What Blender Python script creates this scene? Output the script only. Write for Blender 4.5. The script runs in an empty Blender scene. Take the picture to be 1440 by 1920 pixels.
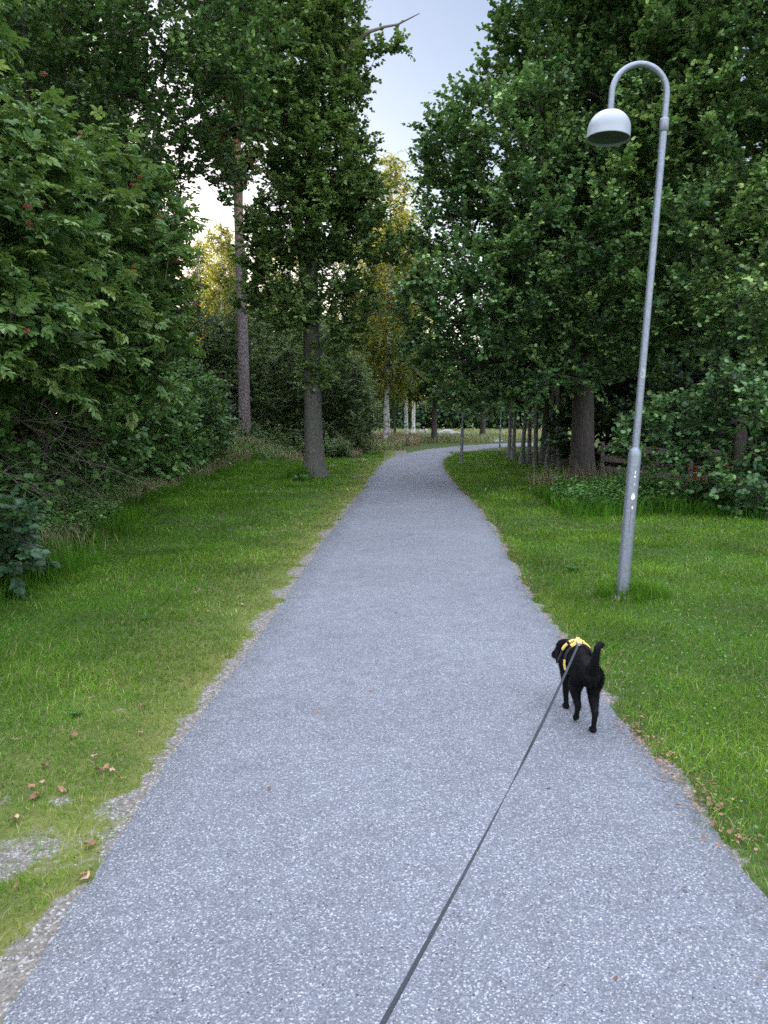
import bpy, bmesh, math, random
import numpy as np
from mathutils import Vector, Matrix
from mathutils.bvhtree import BVHTree

random.seed(7)
RNG = np.random.default_rng(11)
scene = bpy.context.scene
COL = scene.collection
PI = math.pi

# ------------------------------------------------------------------ camera
FPX, CAMH, PITCH = 1386.7, 1.65, math.radians(7.0)
cam_d = bpy.data.cameras.new("camera")
cam_d.sensor_fit = 'VERTICAL'
cam_d.sensor_height = 36
cam_d.lens = 26
cam_d.clip_end = 2000
cam = bpy.data.objects.new("camera", cam_d)
cam.location = (0, 0, CAMH)
cam.rotation_euler = (PI/2 - PITCH, 0, 0)
COL.objects.link(cam)
scene.camera = cam


def ray(px, py):
    a = (px-720)/FPX
    b = -(py-960)/FPX
    return np.array([a, math.cos(PITCH)+b*math.sin(PITCH), -math.sin(PITCH)+b*math.cos(PITCH)])


def P(px, py, Y):            # survey: point on that line of sight at distance Y
    d = ray(px, py)
    return np.array([0, 0, CAMH]) + d*(Y/d[1])


def G(px, py, z=0.0):        # survey: point on the ground
    d = ray(px, py)
    return np.array([0, 0, CAMH]) + d*((z-CAMH)/d[2])


# ------------------------------------------------------------------ object helpers
def tag(o, label=None, cat=None, group=None, kind=None):
    if label: o['label'] = label
    if cat: o['category'] = cat
    if group: o['group'] = group
    if kind: o['kind'] = kind
    return o


def empty(name, loc, rot=(0, 0, 0)):
    o = bpy.data.objects.new(name, None)
    o.empty_display_size = 0.2
    o.location = [float(v) for v in loc]
    o.rotation_euler = rot
    COL.objects.link(o)
    return o


def link(name, me, parent=None):
    o = bpy.data.objects.new(name, me)
    COL.objects.link(o)
    if parent is not None:
        o.parent = parent
    return o


def copy_thing(root, loc, rotz, scale=1.0, label=None, group=None):
    c = root.copy()
    COL.objects.link(c)
    c.location = [float(v) for v in loc]
    c.rotation_euler = (0, 0, rotz)
    c.scale = (scale,)*3 if not isinstance(scale, tuple) else scale
    if label: c['label'] = label
    if group: c['group'] = group
    for ch in list(root.children):
        d = ch.copy()
        COL.objects.link(d)
        d.parent = c
        for g in list(ch.children):
            e = g.copy()
            COL.objects.link(e)
            e.parent = d
    return c


def mesh_np(name, V, polys, mats, mat_idx=None, attrs=None, smooth=False):
    """polys: list of int arrays (n,k), in order."""
    V = np.asarray(V, dtype=np.float32)
    me = bpy.data.meshes.new(name)
    me.vertices.add(len(V))
    me.vertices.foreach_set("co", V.ravel())
    polys = [np.asarray(p, dtype=np.int32) for p in polys if len(p)]
    loops = np.concatenate([p.ravel() for p in polys])
    tot = np.concatenate([np.full(len(p), p.shape[1], np.int32) for p in polys])
    start = np.concatenate([[0], np.cumsum(tot)[:-1]]).astype(np.int32)
    me.loops.add(len(loops))
    me.loops.foreach_set("vertex_index", loops)
    me.polygons.add(len(tot))
    me.polygons.foreach_set("loop_start", start)
    me.polygons.foreach_set("loop_total", tot)
    if mat_idx is not None:
        me.polygons.foreach_set("material_index", np.asarray(mat_idx, np.int32))
    me.polygons.foreach_set("use_smooth", np.full(len(tot), smooth, bool))
    for k, a in (attrs or {}).items():
        at = me.attributes.new(k, 'FLOAT', 'POINT')
        at.data.foreach_set("value", np.asarray(a, np.float32))
    for m in (mats if isinstance(mats, (list, tuple)) else [mats]):
        me.materials.append(m)
    me.update(calc_edges=True)
    return me


class Tubes:
    """collects tapered tubes into one mesh"""
    def __init__(s):
        s.V, s.F, s.n = [], [], 0

    def tube(s, pts, rad, k=6, cap=False):
        pts = np.asarray(pts, float)
        rad = np.asarray(rad, float)
        t = np.gradient(pts, axis=0)
        t /= np.linalg.norm(t, axis=1)[:, None] + 1e-9
        ref = np.array([0, 0, 1.0]) if abs(t[0][2]) < .9 else np.array([1.0, 0, 0])
        n = np.zeros_like(t)
        n[0] = np.cross(t[0], ref)
        n[0] /= np.linalg.norm(n[0])+1e-9
        for i in range(1, len(t)):
            v = n[i-1] - t[i]*np.dot(n[i-1], t[i])
            n[i] = v/(np.linalg.norm(v)+1e-9)
        b = np.cross(t, n)
        a = np.arange(k)*2*PI/k
        ring = pts[:, None, :] + rad[:, None, None]*(np.cos(a)[None, :, None]*n[:, None, :] + np.sin(a)[None, :, None]*b[:, None, :])
        s.V.append(ring.reshape(-1, 3))
        m = len(pts)
        i = np.arange(m-1)[:, None]*k
        j = np.arange(k)[None, :]
        j2 = (j+1) % k
        f = np.stack([i+j, i+j2, i+k+j2, i+k+j], -1).reshape(-1, 4) + s.n
        s.F.append(f)
        s.n += m*k

    def arrays(s):
        return np.concatenate(s.V), np.concatenate(s.F)

    def mesh(s, name, mat, smooth=True, noise=0.0):
        V, F = s.arrays()
        if noise:
            V = V + noise*np.sin(V[:, [1, 2, 0]]*23.1 + 1.3)*np.sin(V[:, [2, 0, 1]]*7.7)
        return mesh_np(name, V, [F], mat, smooth=smooth)


# ------------------------------------------------------------------ materials
def newmat(name):
    m = bpy.data.materials.new(name)
    m.use_nodes = True
    nt = m.node_tree
    for n in list(nt.nodes): nt.nodes.remove(n)
    out = nt.nodes.new("ShaderNodeOutputMaterial")
    return m, nt, out


def N(nt, t, **kw):
    n = nt.nodes.new(t)
    for k, v in kw.items():
        if k.startswith('i_'):
            n.inputs[k[2:].replace('_', ' ')].default_value = v
        else:
            setattr(n, k, v)
    return n


def ramp(nt, fac, stops):
    r = nt.nodes.new("ShaderNodeValToRGB")
    e = r.color_ramp.elements
    while len(e) < len(stops): e.new(0.5)
    for x, (p, c) in zip(e, stops):
        x.position = p
        x.color = (*c, 1) if len(c) == 3 else c
    nt.links.new(fac, r.inputs[0])
    return r.outputs[0]


def mixc(nt, fac, a, b, mode='MIX'):
    n = nt.nodes.new("ShaderNodeMix")
    n.data_type = 'RGBA'
    n.blend_type = mode
    for sock, v in ((n.inputs[0], fac), (n.inputs[6], a), (n.inputs[7], b)):
        if hasattr(v, 'is_linked'): nt.links.new(v, sock)
        elif isinstance(v, (int, float)): sock.default_value = v
        else: sock.default_value = (*v, 1)
    return n.outputs[2]


def noise(nt, scale, detail=3, coord=None, rough=.5):
    n = N(nt, "ShaderNodeTexNoise")
    n.inputs['Scale'].default_value = scale
    n.inputs['Detail'].default_value = detail
    n.inputs['Roughness'].default_value = rough
    if coord is not None: nt.links.new(coord, n.inputs['Vector'])
    return n.outputs[0]


def objco(nt):
    return N(nt, "ShaderNodeTexCoord").outputs['Object']


def worldpos(nt):
    return N(nt, "ShaderNodeNewGeometry").outputs['Position']


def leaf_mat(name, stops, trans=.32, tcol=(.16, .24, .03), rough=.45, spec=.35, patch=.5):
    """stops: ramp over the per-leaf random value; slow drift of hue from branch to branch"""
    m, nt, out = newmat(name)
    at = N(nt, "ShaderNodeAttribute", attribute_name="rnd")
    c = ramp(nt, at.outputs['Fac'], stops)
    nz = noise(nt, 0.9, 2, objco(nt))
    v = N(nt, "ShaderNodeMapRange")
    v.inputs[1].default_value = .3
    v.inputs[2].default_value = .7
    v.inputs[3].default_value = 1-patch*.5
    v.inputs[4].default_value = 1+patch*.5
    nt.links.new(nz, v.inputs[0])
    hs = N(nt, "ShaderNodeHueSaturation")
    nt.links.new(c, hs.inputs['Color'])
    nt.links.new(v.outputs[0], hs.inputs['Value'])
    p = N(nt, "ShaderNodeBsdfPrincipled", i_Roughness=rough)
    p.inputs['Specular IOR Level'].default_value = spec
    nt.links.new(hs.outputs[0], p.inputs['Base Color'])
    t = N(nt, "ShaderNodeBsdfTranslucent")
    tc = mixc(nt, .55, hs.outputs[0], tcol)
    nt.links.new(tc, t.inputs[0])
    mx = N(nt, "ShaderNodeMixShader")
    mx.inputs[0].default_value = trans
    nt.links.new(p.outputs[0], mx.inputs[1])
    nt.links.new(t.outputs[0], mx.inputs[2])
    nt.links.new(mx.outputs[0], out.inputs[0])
    return m


def bark_mat(name, c1, c2, scale=9, stretch=.25, bump=.6, c3=None):
    m, nt, out = newmat(name)
    co = objco(nt)
    mp = N(nt, "ShaderNodeMapping")
    mp.inputs['Scale'].default_value = (1, 1, stretch)
    nt.links.new(co, mp.inputs[0])
    n1 = noise(nt, scale, 6, mp.outputs[0], .65)
    n2 = noise(nt, scale*.22, 3, co)
    v = N(nt, "ShaderNodeTexVoronoi", feature='DISTANCE_TO_EDGE')
    v.inputs['Scale'].default_value = scale*1.3
    nt.links.new(mp.outputs[0], v.inputs['Vector'])
    c = ramp(nt, n1, [(.32, c1), (.68, c2)])
    c = mixc(nt, ramp(nt, v.outputs['Distance'], [(0, (.6,)*3), (.12, (0,)*3)]), c, tuple(x*.45 for x in c1))
    if c3:
        c = mixc(nt, ramp(nt, n2, [(.45, (0,)*3), (.62, (1,)*3)]), c, c3)
    p = N(nt, "ShaderNodeBsdfPrincipled", i_Roughness=.9)
    nt.links.new(c, p.inputs['Base Color'])
    b = N(nt, "ShaderNodeBump", i_Strength=bump, i_Distance=.03)
    ad = N(nt, "ShaderNodeMath", operation='ADD')
    nt.links.new(n1, ad.inputs[0])
    nt.links.new(v.outputs['Distance'], ad.inputs[1])
    nt.links.new(ad.outputs[0], b.inputs['Height'])
    nt.links.new(b.outputs[0], p.inputs['Normal'])
    nt.links.new(p.outputs[0], out.inputs[0])
    return m


def plain(name, c, rough=.5, metal=0.0, var=.15, scale=12, bump=.0, spec=.5):
    m, nt, out = newmat(name)
    co = objco(nt)
    n1 = noise(nt, scale, 5, co, .6)
    a = tuple(max(0, x*(1-var)) for x in c)
    b = tuple(min(1, x*(1+var)) for x in c)
    col = ramp(nt, n1, [(.3, a), (.7, b)])
    p = N(nt, "ShaderNodeBsdfPrincipled", i_Roughness=rough, i_Metallic=metal)
    p.inputs['Specular IOR Level'].default_value = spec
    nt.links.new(col, p.inputs['Base Color'])
    if bump:
        bm = N(nt, "ShaderNodeBump", i_Strength=bump, i_Distance=.01)
        nt.links.new(n1, bm.inputs['Height'])
        nt.links.new(bm.outputs[0], p.inputs['Normal'])
    nt.links.new(p.outputs[0], out.inputs[0])
    return m


M = {}
M['elder'] = leaf_mat('elder_leaf', [(0, (0.034, 0.086, 0.023)), (.45, (0.081, 0.163, 0.039)), (.8, (0.176, 0.267, 0.062)), (1, (0.299, 0.364, 0.098))], trans=.26)
M['alder'] = leaf_mat('alder_leaf', [(0, (0.024, 0.065, 0.026)), (.30, (0.063, 0.138, 0.045)), (.6, (0.135, 0.243, 0.071)), (.8, (0.259, 0.389, 0.108)), (1, (0.432, 0.540, 0.151))], trans=.22, rough=.42, spec=.35)
M['oak'] = leaf_mat('oak_leaf', [(0, (0.073, 0.144, 0.041)), (.6, (0.154, 0.252, 0.066)), (1, (0.307, 0.410, 0.102))], trans=.28)
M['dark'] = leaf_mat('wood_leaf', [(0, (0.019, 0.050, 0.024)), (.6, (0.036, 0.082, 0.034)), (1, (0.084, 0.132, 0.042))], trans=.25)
M['hazel'] = leaf_mat('hazel_leaf', [(0, (0.058, 0.143, 0.039)), (.6, (0.117, 0.240, 0.062)), (1, (0.234, 0.377, 0.098))], trans=.3)
M['birch'] = leaf_mat('birch_leaf', [(0, (.06, .10, .022)), (.6, (.105, .145, .035)), (1, (.19, .21, .05))], trans=.5, tcol=(.60, .57, .07))
M['pine'] = leaf_mat('pine_needle', [(0, (.04, .065, .025)), (.6, (.07, .09, .03)), (1, (.13, .12, .04))], trans=.3, tcol=(.34, .24, .05))
M['willow'] = leaf_mat('willow_leaf', [(0, (.065, .105, .045)), (.6, (.11, .165, .062)), (1, (.19, .24, .085))], trans=.3)
M['weed'] = leaf_mat('weed_leaf', [(0, (0.037, 0.100, 0.031)), (.6, (0.075, 0.175, 0.044)), (1, (0.150, 0.275, 0.062))], trans=.25)

M['bark_oak'] = bark_mat('oak_bark', (.060, .055, .046), (.165, .152, .130), 15, .28, 1.0, (.085, .090, .062))
M['bark_alder'] = bark_mat('alder_bark', (.040, .033, .027), (.105, .085, .070), 10, .25, 1.0, (.055, .052, .040))
M['bark_dark'] = bark_mat('dark_bark', (.05, .045, .04), (.12, .105, .09), 12, .3, .5)
M['twig'] = plain('twig_bark', (.07, .06, .045), .9, var=.3)
M['dead'] = plain('dead_wood', (.17, .145, .12), .9, var=.35, scale=20)
M['bark_grey'] = bark_mat('grey_bark', (.13, .13, .12), (.27, .26, .24), 14, .3, .4)


def birch_bark():
    m, nt, out = newmat('birch_bark')
    co = objco(nt)
    mp = N(nt, "ShaderNodeMapping")
    mp.inputs['Scale'].default_value = (1.2, 1.2, 5)
    nt.links.new(co, mp.inputs[0])
    n1 = noise(nt, 1.6, 5, mp.outputs[0], .7)
    n2 = noise(nt, 1.2, 3, co)
    ad = N(nt, "ShaderNodeMath", operation='ADD')
    nt.links.new(n1, ad.inputs[0])
    sc = N(nt, "ShaderNodeMath", operation='MULTIPLY')
    sc.inputs[1].default_value = .35
    nt.links.new(n2, sc.inputs[0])
    nt.links.new(sc.outputs[0], ad.inputs[1])
    c = ramp(nt, ad.outputs[0], [(.55, (.06, .055, .05)), (.63, (.55, .53, .50)), (.8, (.72, .70, .66))])
    p = N(nt, "ShaderNodeBsdfPrincipled", i_Roughness=.75)
    nt.links.new(c, p.inputs['Base Color'])
    nt.links.new(p.outputs[0], out.inputs[0])
    return m


def pine_bark():
    m, nt, out = newmat('pine_bark')
    co = objco(nt)
    mp = N(nt, "ShaderNodeMapping")
    mp.inputs['Scale'].default_value = (1, 1, .55)
    nt.links.new(co, mp.inputs[0])
    v = N(nt, "ShaderNodeTexVoronoi", feature='DISTANCE_TO_EDGE')
    v.inputs['Scale'].default_value = 11
    nt.links.new(mp.outputs[0], v.inputs['Vector'])
    n1 = noise(nt, 14, 4, mp.outputs[0])
    sep = N(nt, "ShaderNodeSeparateXYZ")
    nt.links.new(co, sep.inputs[0])
    mr = N(nt, "ShaderNodeMapRange")
    mr.inputs[1].default_value = 8
    mr.inputs[2].default_value = 14
    nt.links.new(sep.outputs[2], mr.inputs[0])
    lo = ramp(nt, n1, [(.3, (.16, .125, .115)), (.7, (.30, .25, .24))])
    hi = ramp(nt, n1, [(.3, (.34, .17, .08)), (.7, (.46, .26, .13))])
    c = mixc(nt, mr.outputs[0], lo, hi)
    c = mixc(nt, ramp(nt, v.outputs['Distance'], [(0.02, (.85,)*3), (.14, (0,)*3)]), c, (.035, .028, .025))
    p = N(nt, "ShaderNodeBsdfPrincipled", i_Roughness=.9)
    nt.links.new(c, p.inputs['Base Color'])
    b = N(nt, "ShaderNodeBump", i_Strength=.7, i_Distance=.04)
    nt.links.new(v.outputs['Distance'], b.inputs['Height'])
    nt.links.new(b.outputs[0], p.inputs['Normal'])
    nt.links.new(p.outputs[0], out.inputs[0])
    return m


M['bark_birch'] = birch_bark()
M['bark_pine'] = pine_bark()


def asphalt_mat():
    m, nt, out = newmat('chip_asphalt')
    co = worldpos(nt)
    v = N(nt, "ShaderNodeTexVoronoi")
    v.inputs['Scale'].default_value = 175
    v.inputs['Randomness'].default_value = 1
    nt.links.new(co, v.inputs['Vector'])
    sep = N(nt, "ShaderNodeSeparateColor")
    nt.links.new(v.outputs['Color'], sep.inputs[0])
    v2 = N(nt, "ShaderNodeTexVoronoi")
    v2.inputs['Scale'].default_value = 310
    nt.links.new(co, v2.inputs['Vector'])
    sep2 = N(nt, "ShaderNodeSeparateColor")
    nt.links.new(v2.outputs['Color'], sep2.inputs[0])
    c1 = ramp(nt, sep.outputs[0], [(0, (.078, .084, .095)), (.5, (.134, .143, .158)), (.84, (.185, .195, .211)), (.90, (.32, .331, .341)), (1, (.49, .50, .506))])
    c2 = ramp(nt, sep2.outputs[0], [(0, (.068, .073, .083)), (.7, (.154, .163, .178)), (.9, (.20, .21, .225)), (1, (.44, .45, .46))])
    c = mixc(nt, .42, c1, c2)
    dk = N(nt, "ShaderNodeTexVoronoi")
    dk.inputs['Scale'].default_value = 74
    nt.links.new(co, dk.inputs['Vector'])
    sp3 = N(nt, "ShaderNodeSeparateColor")
    nt.links.new(dk.outputs['Color'], sp3.inputs[0])
    dkm = N(nt, "ShaderNodeMath", operation='LESS_THAN')
    dkm.inputs[1].default_value = .035
    nt.links.new(sp3.outputs[1], dkm.inputs[0])
    dk2 = N(nt, "ShaderNodeMath", operation='LESS_THAN')
    dk2.inputs[1].default_value = .30
    nt.links.new(dk.outputs['Distance'], dk2.inputs[0])
    dk3 = N(nt, "ShaderNodeMath", operation='MULTIPLY')
    nt.links.new(dkm.outputs[0], dk3.inputs[0])
    nt.links.new(dk2.outputs[0], dk3.inputs[1])
    c = mixc(nt, dk3.outputs[0], c, (.05, .052, .06))
    big = noise(nt, .55, 4, co, .6)
    c = mixc(nt, 1.0, c, ramp(nt, big, [(.3, (.88, .88, .88)), (.7, (1.07, 1.07, 1.07))]), 'MULTIPLY')
    stn = noise(nt, 1.7, 6, co, .68)
    c = mixc(nt, 1.0, c, ramp(nt, stn, [(.56, (1, 1, 1)), (.72, (.86, .86, .85))]), 'MULTIPLY')
    mid = noise(nt, 7, 3, co)
    c = mixc(nt, 1.0, c, ramp(nt, mid, [(.35, (.93, .93, .93)), (.65, (1.05, 1.05, 1.05))]), 'MULTIPLY')
    p = N(nt, "ShaderNodeBsdfPrincipled", i_Roughness=.85)
    p.inputs['Specular IOR Level'].default_value = .25
    nt.links.new(c, p.inputs['Base Color'])
    b = N(nt, "ShaderNodeBump", i_Strength=.5, i_Distance=.004)
    nt.links.new(v.outputs['Distance'], b.inputs['Height'])
    nt.links.new(b.outputs[0], p.inputs['Normal'])
    nt.links.new(p.outputs[0], out.inputs[0])
    return m


def ground_mat():
    m, nt, out = newmat('lawn_and_grit')
    co = worldpos(nt)
    n2 = noise(nt, 30, 5, co, .7)
    n3 = noise(nt, 3.0, 4, co, .6)
    soil = ramp(nt, n3, [(.3, (.050, .075, .022)), (.7, (.075, .10, .030))])
    moss = ramp(nt, n3, [(.3, (.115, .135, .030)), (.7, (.17, .165, .055))])
    v = N(nt, "ShaderNodeTexVoronoi")
    v.inputs['Scale'].default_value = 120
    nt.links.new(co, v.inputs['Vector'])
    sep = N(nt, "ShaderNodeSeparateColor")
    nt.links.new(v.outputs['Color'], sep.inputs[0])
    grit = ramp(nt, sep.outputs[0], [(0, (.11, .10, .085)), (.55, (.19, .18, .16)), (.85, (.26, .25, .235)), (.9, (.42, .42, .42)), (1, (.55, .55, .56))])
    earth = ramp(nt, n2, [(.3, (.095, .080, .055)), (.7, (.20, .185, .15))])
    grit = mixc(nt, .5, grit, earth)
    ab = N(nt, "ShaderNodeAttribute", attribute_name="bare")
    am = N(nt, "ShaderNodeAttribute", attribute_name="moss")
    ad = N(nt, "ShaderNodeMath", operation='MULTIPLY_ADD')
    nt.links.new(n2, ad.inputs[0])
    ad.inputs[1].default_value = .9
    nt.links.new(ab.outputs['Fac'], ad.inputs[2])
    fb = ramp(nt, ad.outputs[0], [(.78, (0,)*3), (1.0, (1,)*3)])
    c = mixc(nt, am.outputs['Fac'], soil, moss)
    c = mixc(nt, fb, c, grit)
    c = mixc(nt, 1.0, c, ramp(nt, n2, [(.25, (.7,)*3), (.75, (1.25,)*3)]), 'MULTIPLY')
    p = N(nt, "ShaderNodeBsdfPrincipled", i_Roughness=.95)
    p.inputs['Specular IOR Level'].default_value = .1
    nt.links.new(c, p.inputs['Base Color'])
    b = N(nt, "ShaderNodeBump", i_Strength=.8, i_Distance=.02)
    nt.links.new(n2, b.inputs['Height'])
    nt.links.new(b.outputs[0], p.inputs['Normal'])
    nt.links.new(p.outputs[0], out.inputs[0])
    return m


M['asphalt'] = asphalt_mat()
M['ground'] = ground_mat()
M['grass'] = leaf_mat('grass_blade', [(0, (.032, .105, .012)), (.45, (.074, .168, .016)), (.72, (.145, .240, .026)), (.86, (.215, .26, .045)), (1, (.38, .34, .18))], trans=.3, tcol=(.12, .22, .015), rough=.7, spec=.0, patch=.8)
M['hay'] = leaf_mat('hay_stem', [(0, (.10, .12, .05)), (.4, (.20, .175, .09)), (1, (.36, .30, .18))], trans=.2, tcol=(.25, .2, .1), rough=.7)
M['field'] = leaf_mat('meadow_grass', [(0, (.13, .18, .065)), (.5, (.22, .26, .10)), (1, (.40, .38, .20))], trans=.3, tcol=(.25, .25, .07), rough=.6)
M['rock'] = plain('boulder_stone', (.30, .295, .28), .9, var=.4, scale=4, bump=.6)
M['fallen'] = leaf_mat('dry_leaf', [(0, (.13, .065, .035)), (.5, (.27, .15, .08)), (1, (.46, .33, .22))], trans=.15, tcol=(.3, .15, .06), rough=.7)
M['steel'] = plain('galvanised_steel', (.20, .22, .25), .45, .55, var=.22, scale=45)
M['shade'] = plain('white_enamel', (.31, .335, .36), .35, 0, var=.03)
M['lens'] = plain('dark_lens', (.035, .045, .04), .25, 0, var=.4, scale=8)
M['black_fur'] = plain('black_fur', (.0042, .0042, .0048), .6, 0, var=.5, scale=60, spec=.12)
M['yellow'] = plain('yellow_webbing', (.85, .60, .14), .6, 0, var=.08, scale=80)
M['blackweb'] = plain('black_webbing', (.02, .02, .022), .7, 0, var=.2, scale=80)
M['leash'] = plain('grey_webbing', (.040, .045, .055), .42, 0, var=.2, scale=200, spec=.6)
M['chrome'] = plain('polished_clip', (.7, .7, .7), .25, .9, var=.05)
M['plank'] = bark_mat('weathered_plank', (.11, .09, .075), (.20, .165, .14), 8, 1.0, .3)
M['sunpatch_paint'] = bark_mat('painted_sunpatch_plank', (.34, .15, .07), (.55, .27, .12), 8, .4, .3)  # orange of low sun patches put into the board colour
M['berry'] = plain('red_berry', (.20, .010, .014), .3, 0, var=.3)
M['whitepaint'] = plain('white_paint_fleck', (.78, .78, .76), .6)
M['dirt'] = plain('dried_dirt', (.20, .18, .15), .9, var=.3)
M['ink'] = plain('ink_scribble', (.05, .12, .18), .6)

# ------------------------------------------------------------------ leaves
LEAF6 = np.array([[0, 0, 0], [.28, .40, .07], [.72, .34, .05], [1, 0, -.10], [.72, -.34, .05], [.28, -.40, .07]])
ROUND6 = np.array([[0, 0, 0], [.30, .46, .06], [.80, .44, .06], [1, 0, -.02], [.80, -.44, .06], [.30, -.46, .06]])
SLIM6 = np.array([[0, 0, 0], [.30, .19, .05], [.68, .15, .02], [1, 0, -.12], [.68, -.15, .02], [.30, -.19, .05]])


def unit(a):
    return a/(np.linalg.norm(a, axis=-1, keepdims=True)+1e-9)


def leaves(pos, d, nrm, size, rnd, shape=LEAF6):
    d = unit(d)
    s = unit(np.cross(nrm, d))
    n = np.cross(d, s)
    S = size[:, None, None]
    V = pos[:, None, :] + S*(shape[None, :, 0:1]*d[:, None, :] + shape[None, :, 1:2]*s[:, None, :] + shape[None, :, 2:3]*n[:, None, :])
    m = len(pos)
    b = np.arange(m)[:, None]*6
    F = np.concatenate([b+np.array([[0, 1, 2, 3]]), b+np.array([[0, 3, 4, 5]])], 0)
    return V.reshape(-1, 3), F, np.repeat(rnd, 6)


def rvec(n, rng):
    return unit(rng.normal(size=(n, 3)))


def sample_blobs(blobs, K, rng, mind, shell=.5):
    """points in a union of ellipsoids (cx,cy,cz,rx,ry,rz), denser towards the outside, kept apart"""
    B = np.array(blobs, float)
    w = (B[:, 3]*B[:, 4]*B[:, 5])**.75
    w /= w.sum()
    out = []
    tries = 0
    while len(out) < K and tries < K*40:
        tries += 1
        b = B[rng.choice(len(B), p=w)]
        v = rng.normal(size=3)
        v /= np.linalg.norm(v)
        r = (rng.random()**(1/3))*(1-shell) + shell*(1-.28*rng.random()**1.5)
        p = b[:3] + v*r*b[3:6]
        if out:
            dd = np.linalg.norm(np.array(out)-p, axis=1).min()
            if dd < mind*(1 if tries < K*15 else .55): continue
        out.append(p)
    return np.array(out)


def skeleton(trunk, clumps, rng, tip=.007, seg=.4):
    tp = np.asarray(trunk, float)
    L = np.concatenate([[0], np.cumsum(np.linalg.norm(np.diff(tp, axis=0), axis=1))])
    nt_ = max(4, int(L[-1]/seg))
    ls = np.linspace(0, L[-1], nt_)
    pts = np.stack([np.interp(ls, L, tp[:, k]) for k in range(3)], 1)
    nodes = [p for p in pts]
    parent = [-1]+list(range(nt_-1))
    dirs = [unit(pts[min(i+1, nt_-1)]-pts[max(i-1, 0)]) for i in range(nt_)]
    chains = [list(range(nt_))]
    low = pts[:, 2].min() + .18*(pts[:, 2].max()-pts[:, 2].min())
    axis = lambda p: np.linalg.norm((pts-p), axis=1).min()
    order = np.argsort([axis(c) for c in clumps])
    tips = {}
    ok0 = [p[2] >= low for p in pts]
    ok = list(ok0)
    for ci in order:
        c = clumps[ci]
        A = np.array(nodes)
        dv = c-A
        dist = np.linalg.norm(dv, axis=1)
        dh = np.linalg.norm(dv[:, :2], axis=1)
        cost = dist + .9*np.maximum(0, -dv[:, 2] + .2*dh) + np.where(np.array(ok), 0, 100)
        j = int(np.argmin(cost))
        n0 = A[j]
        d0 = unit(dirs[j]*.7 + unit(dv[j]) + np.array([0, 0, .2]))
        ctrl = n0 + d0*dist[j]*.5
        k = max(2, int(dist[j]/seg)+1)
        chain = [j]
        prev = j
        for i in range(1, k+1):
            t = i/k
            p = (1-t)**2*n0 + 2*t*(1-t)*ctrl + t*t*c
            if i < k: p = p + rng.normal(size=3)*.035*dist[j]**.5
            nodes.append(p)
            parent.append(prev)
            dirs.append(unit(p-nodes[prev]))
            ok.append(True)
            prev = len(nodes)-1
            chain.append(prev)
        chains.append(chain)
        tips[ci] = prev
    area = np.zeros(len(nodes))
    for i in range(len(nodes)-1, -1, -1):
        if area[i] == 0: area[i] = tip**2
        if parent[i] >= 0: area[parent[i]] += area[i]**1.0*.93
    return np.array(nodes), np.array(dirs), np.sqrt(area), chains, [tips[i] for i in range(len(clumps))], nt_


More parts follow.
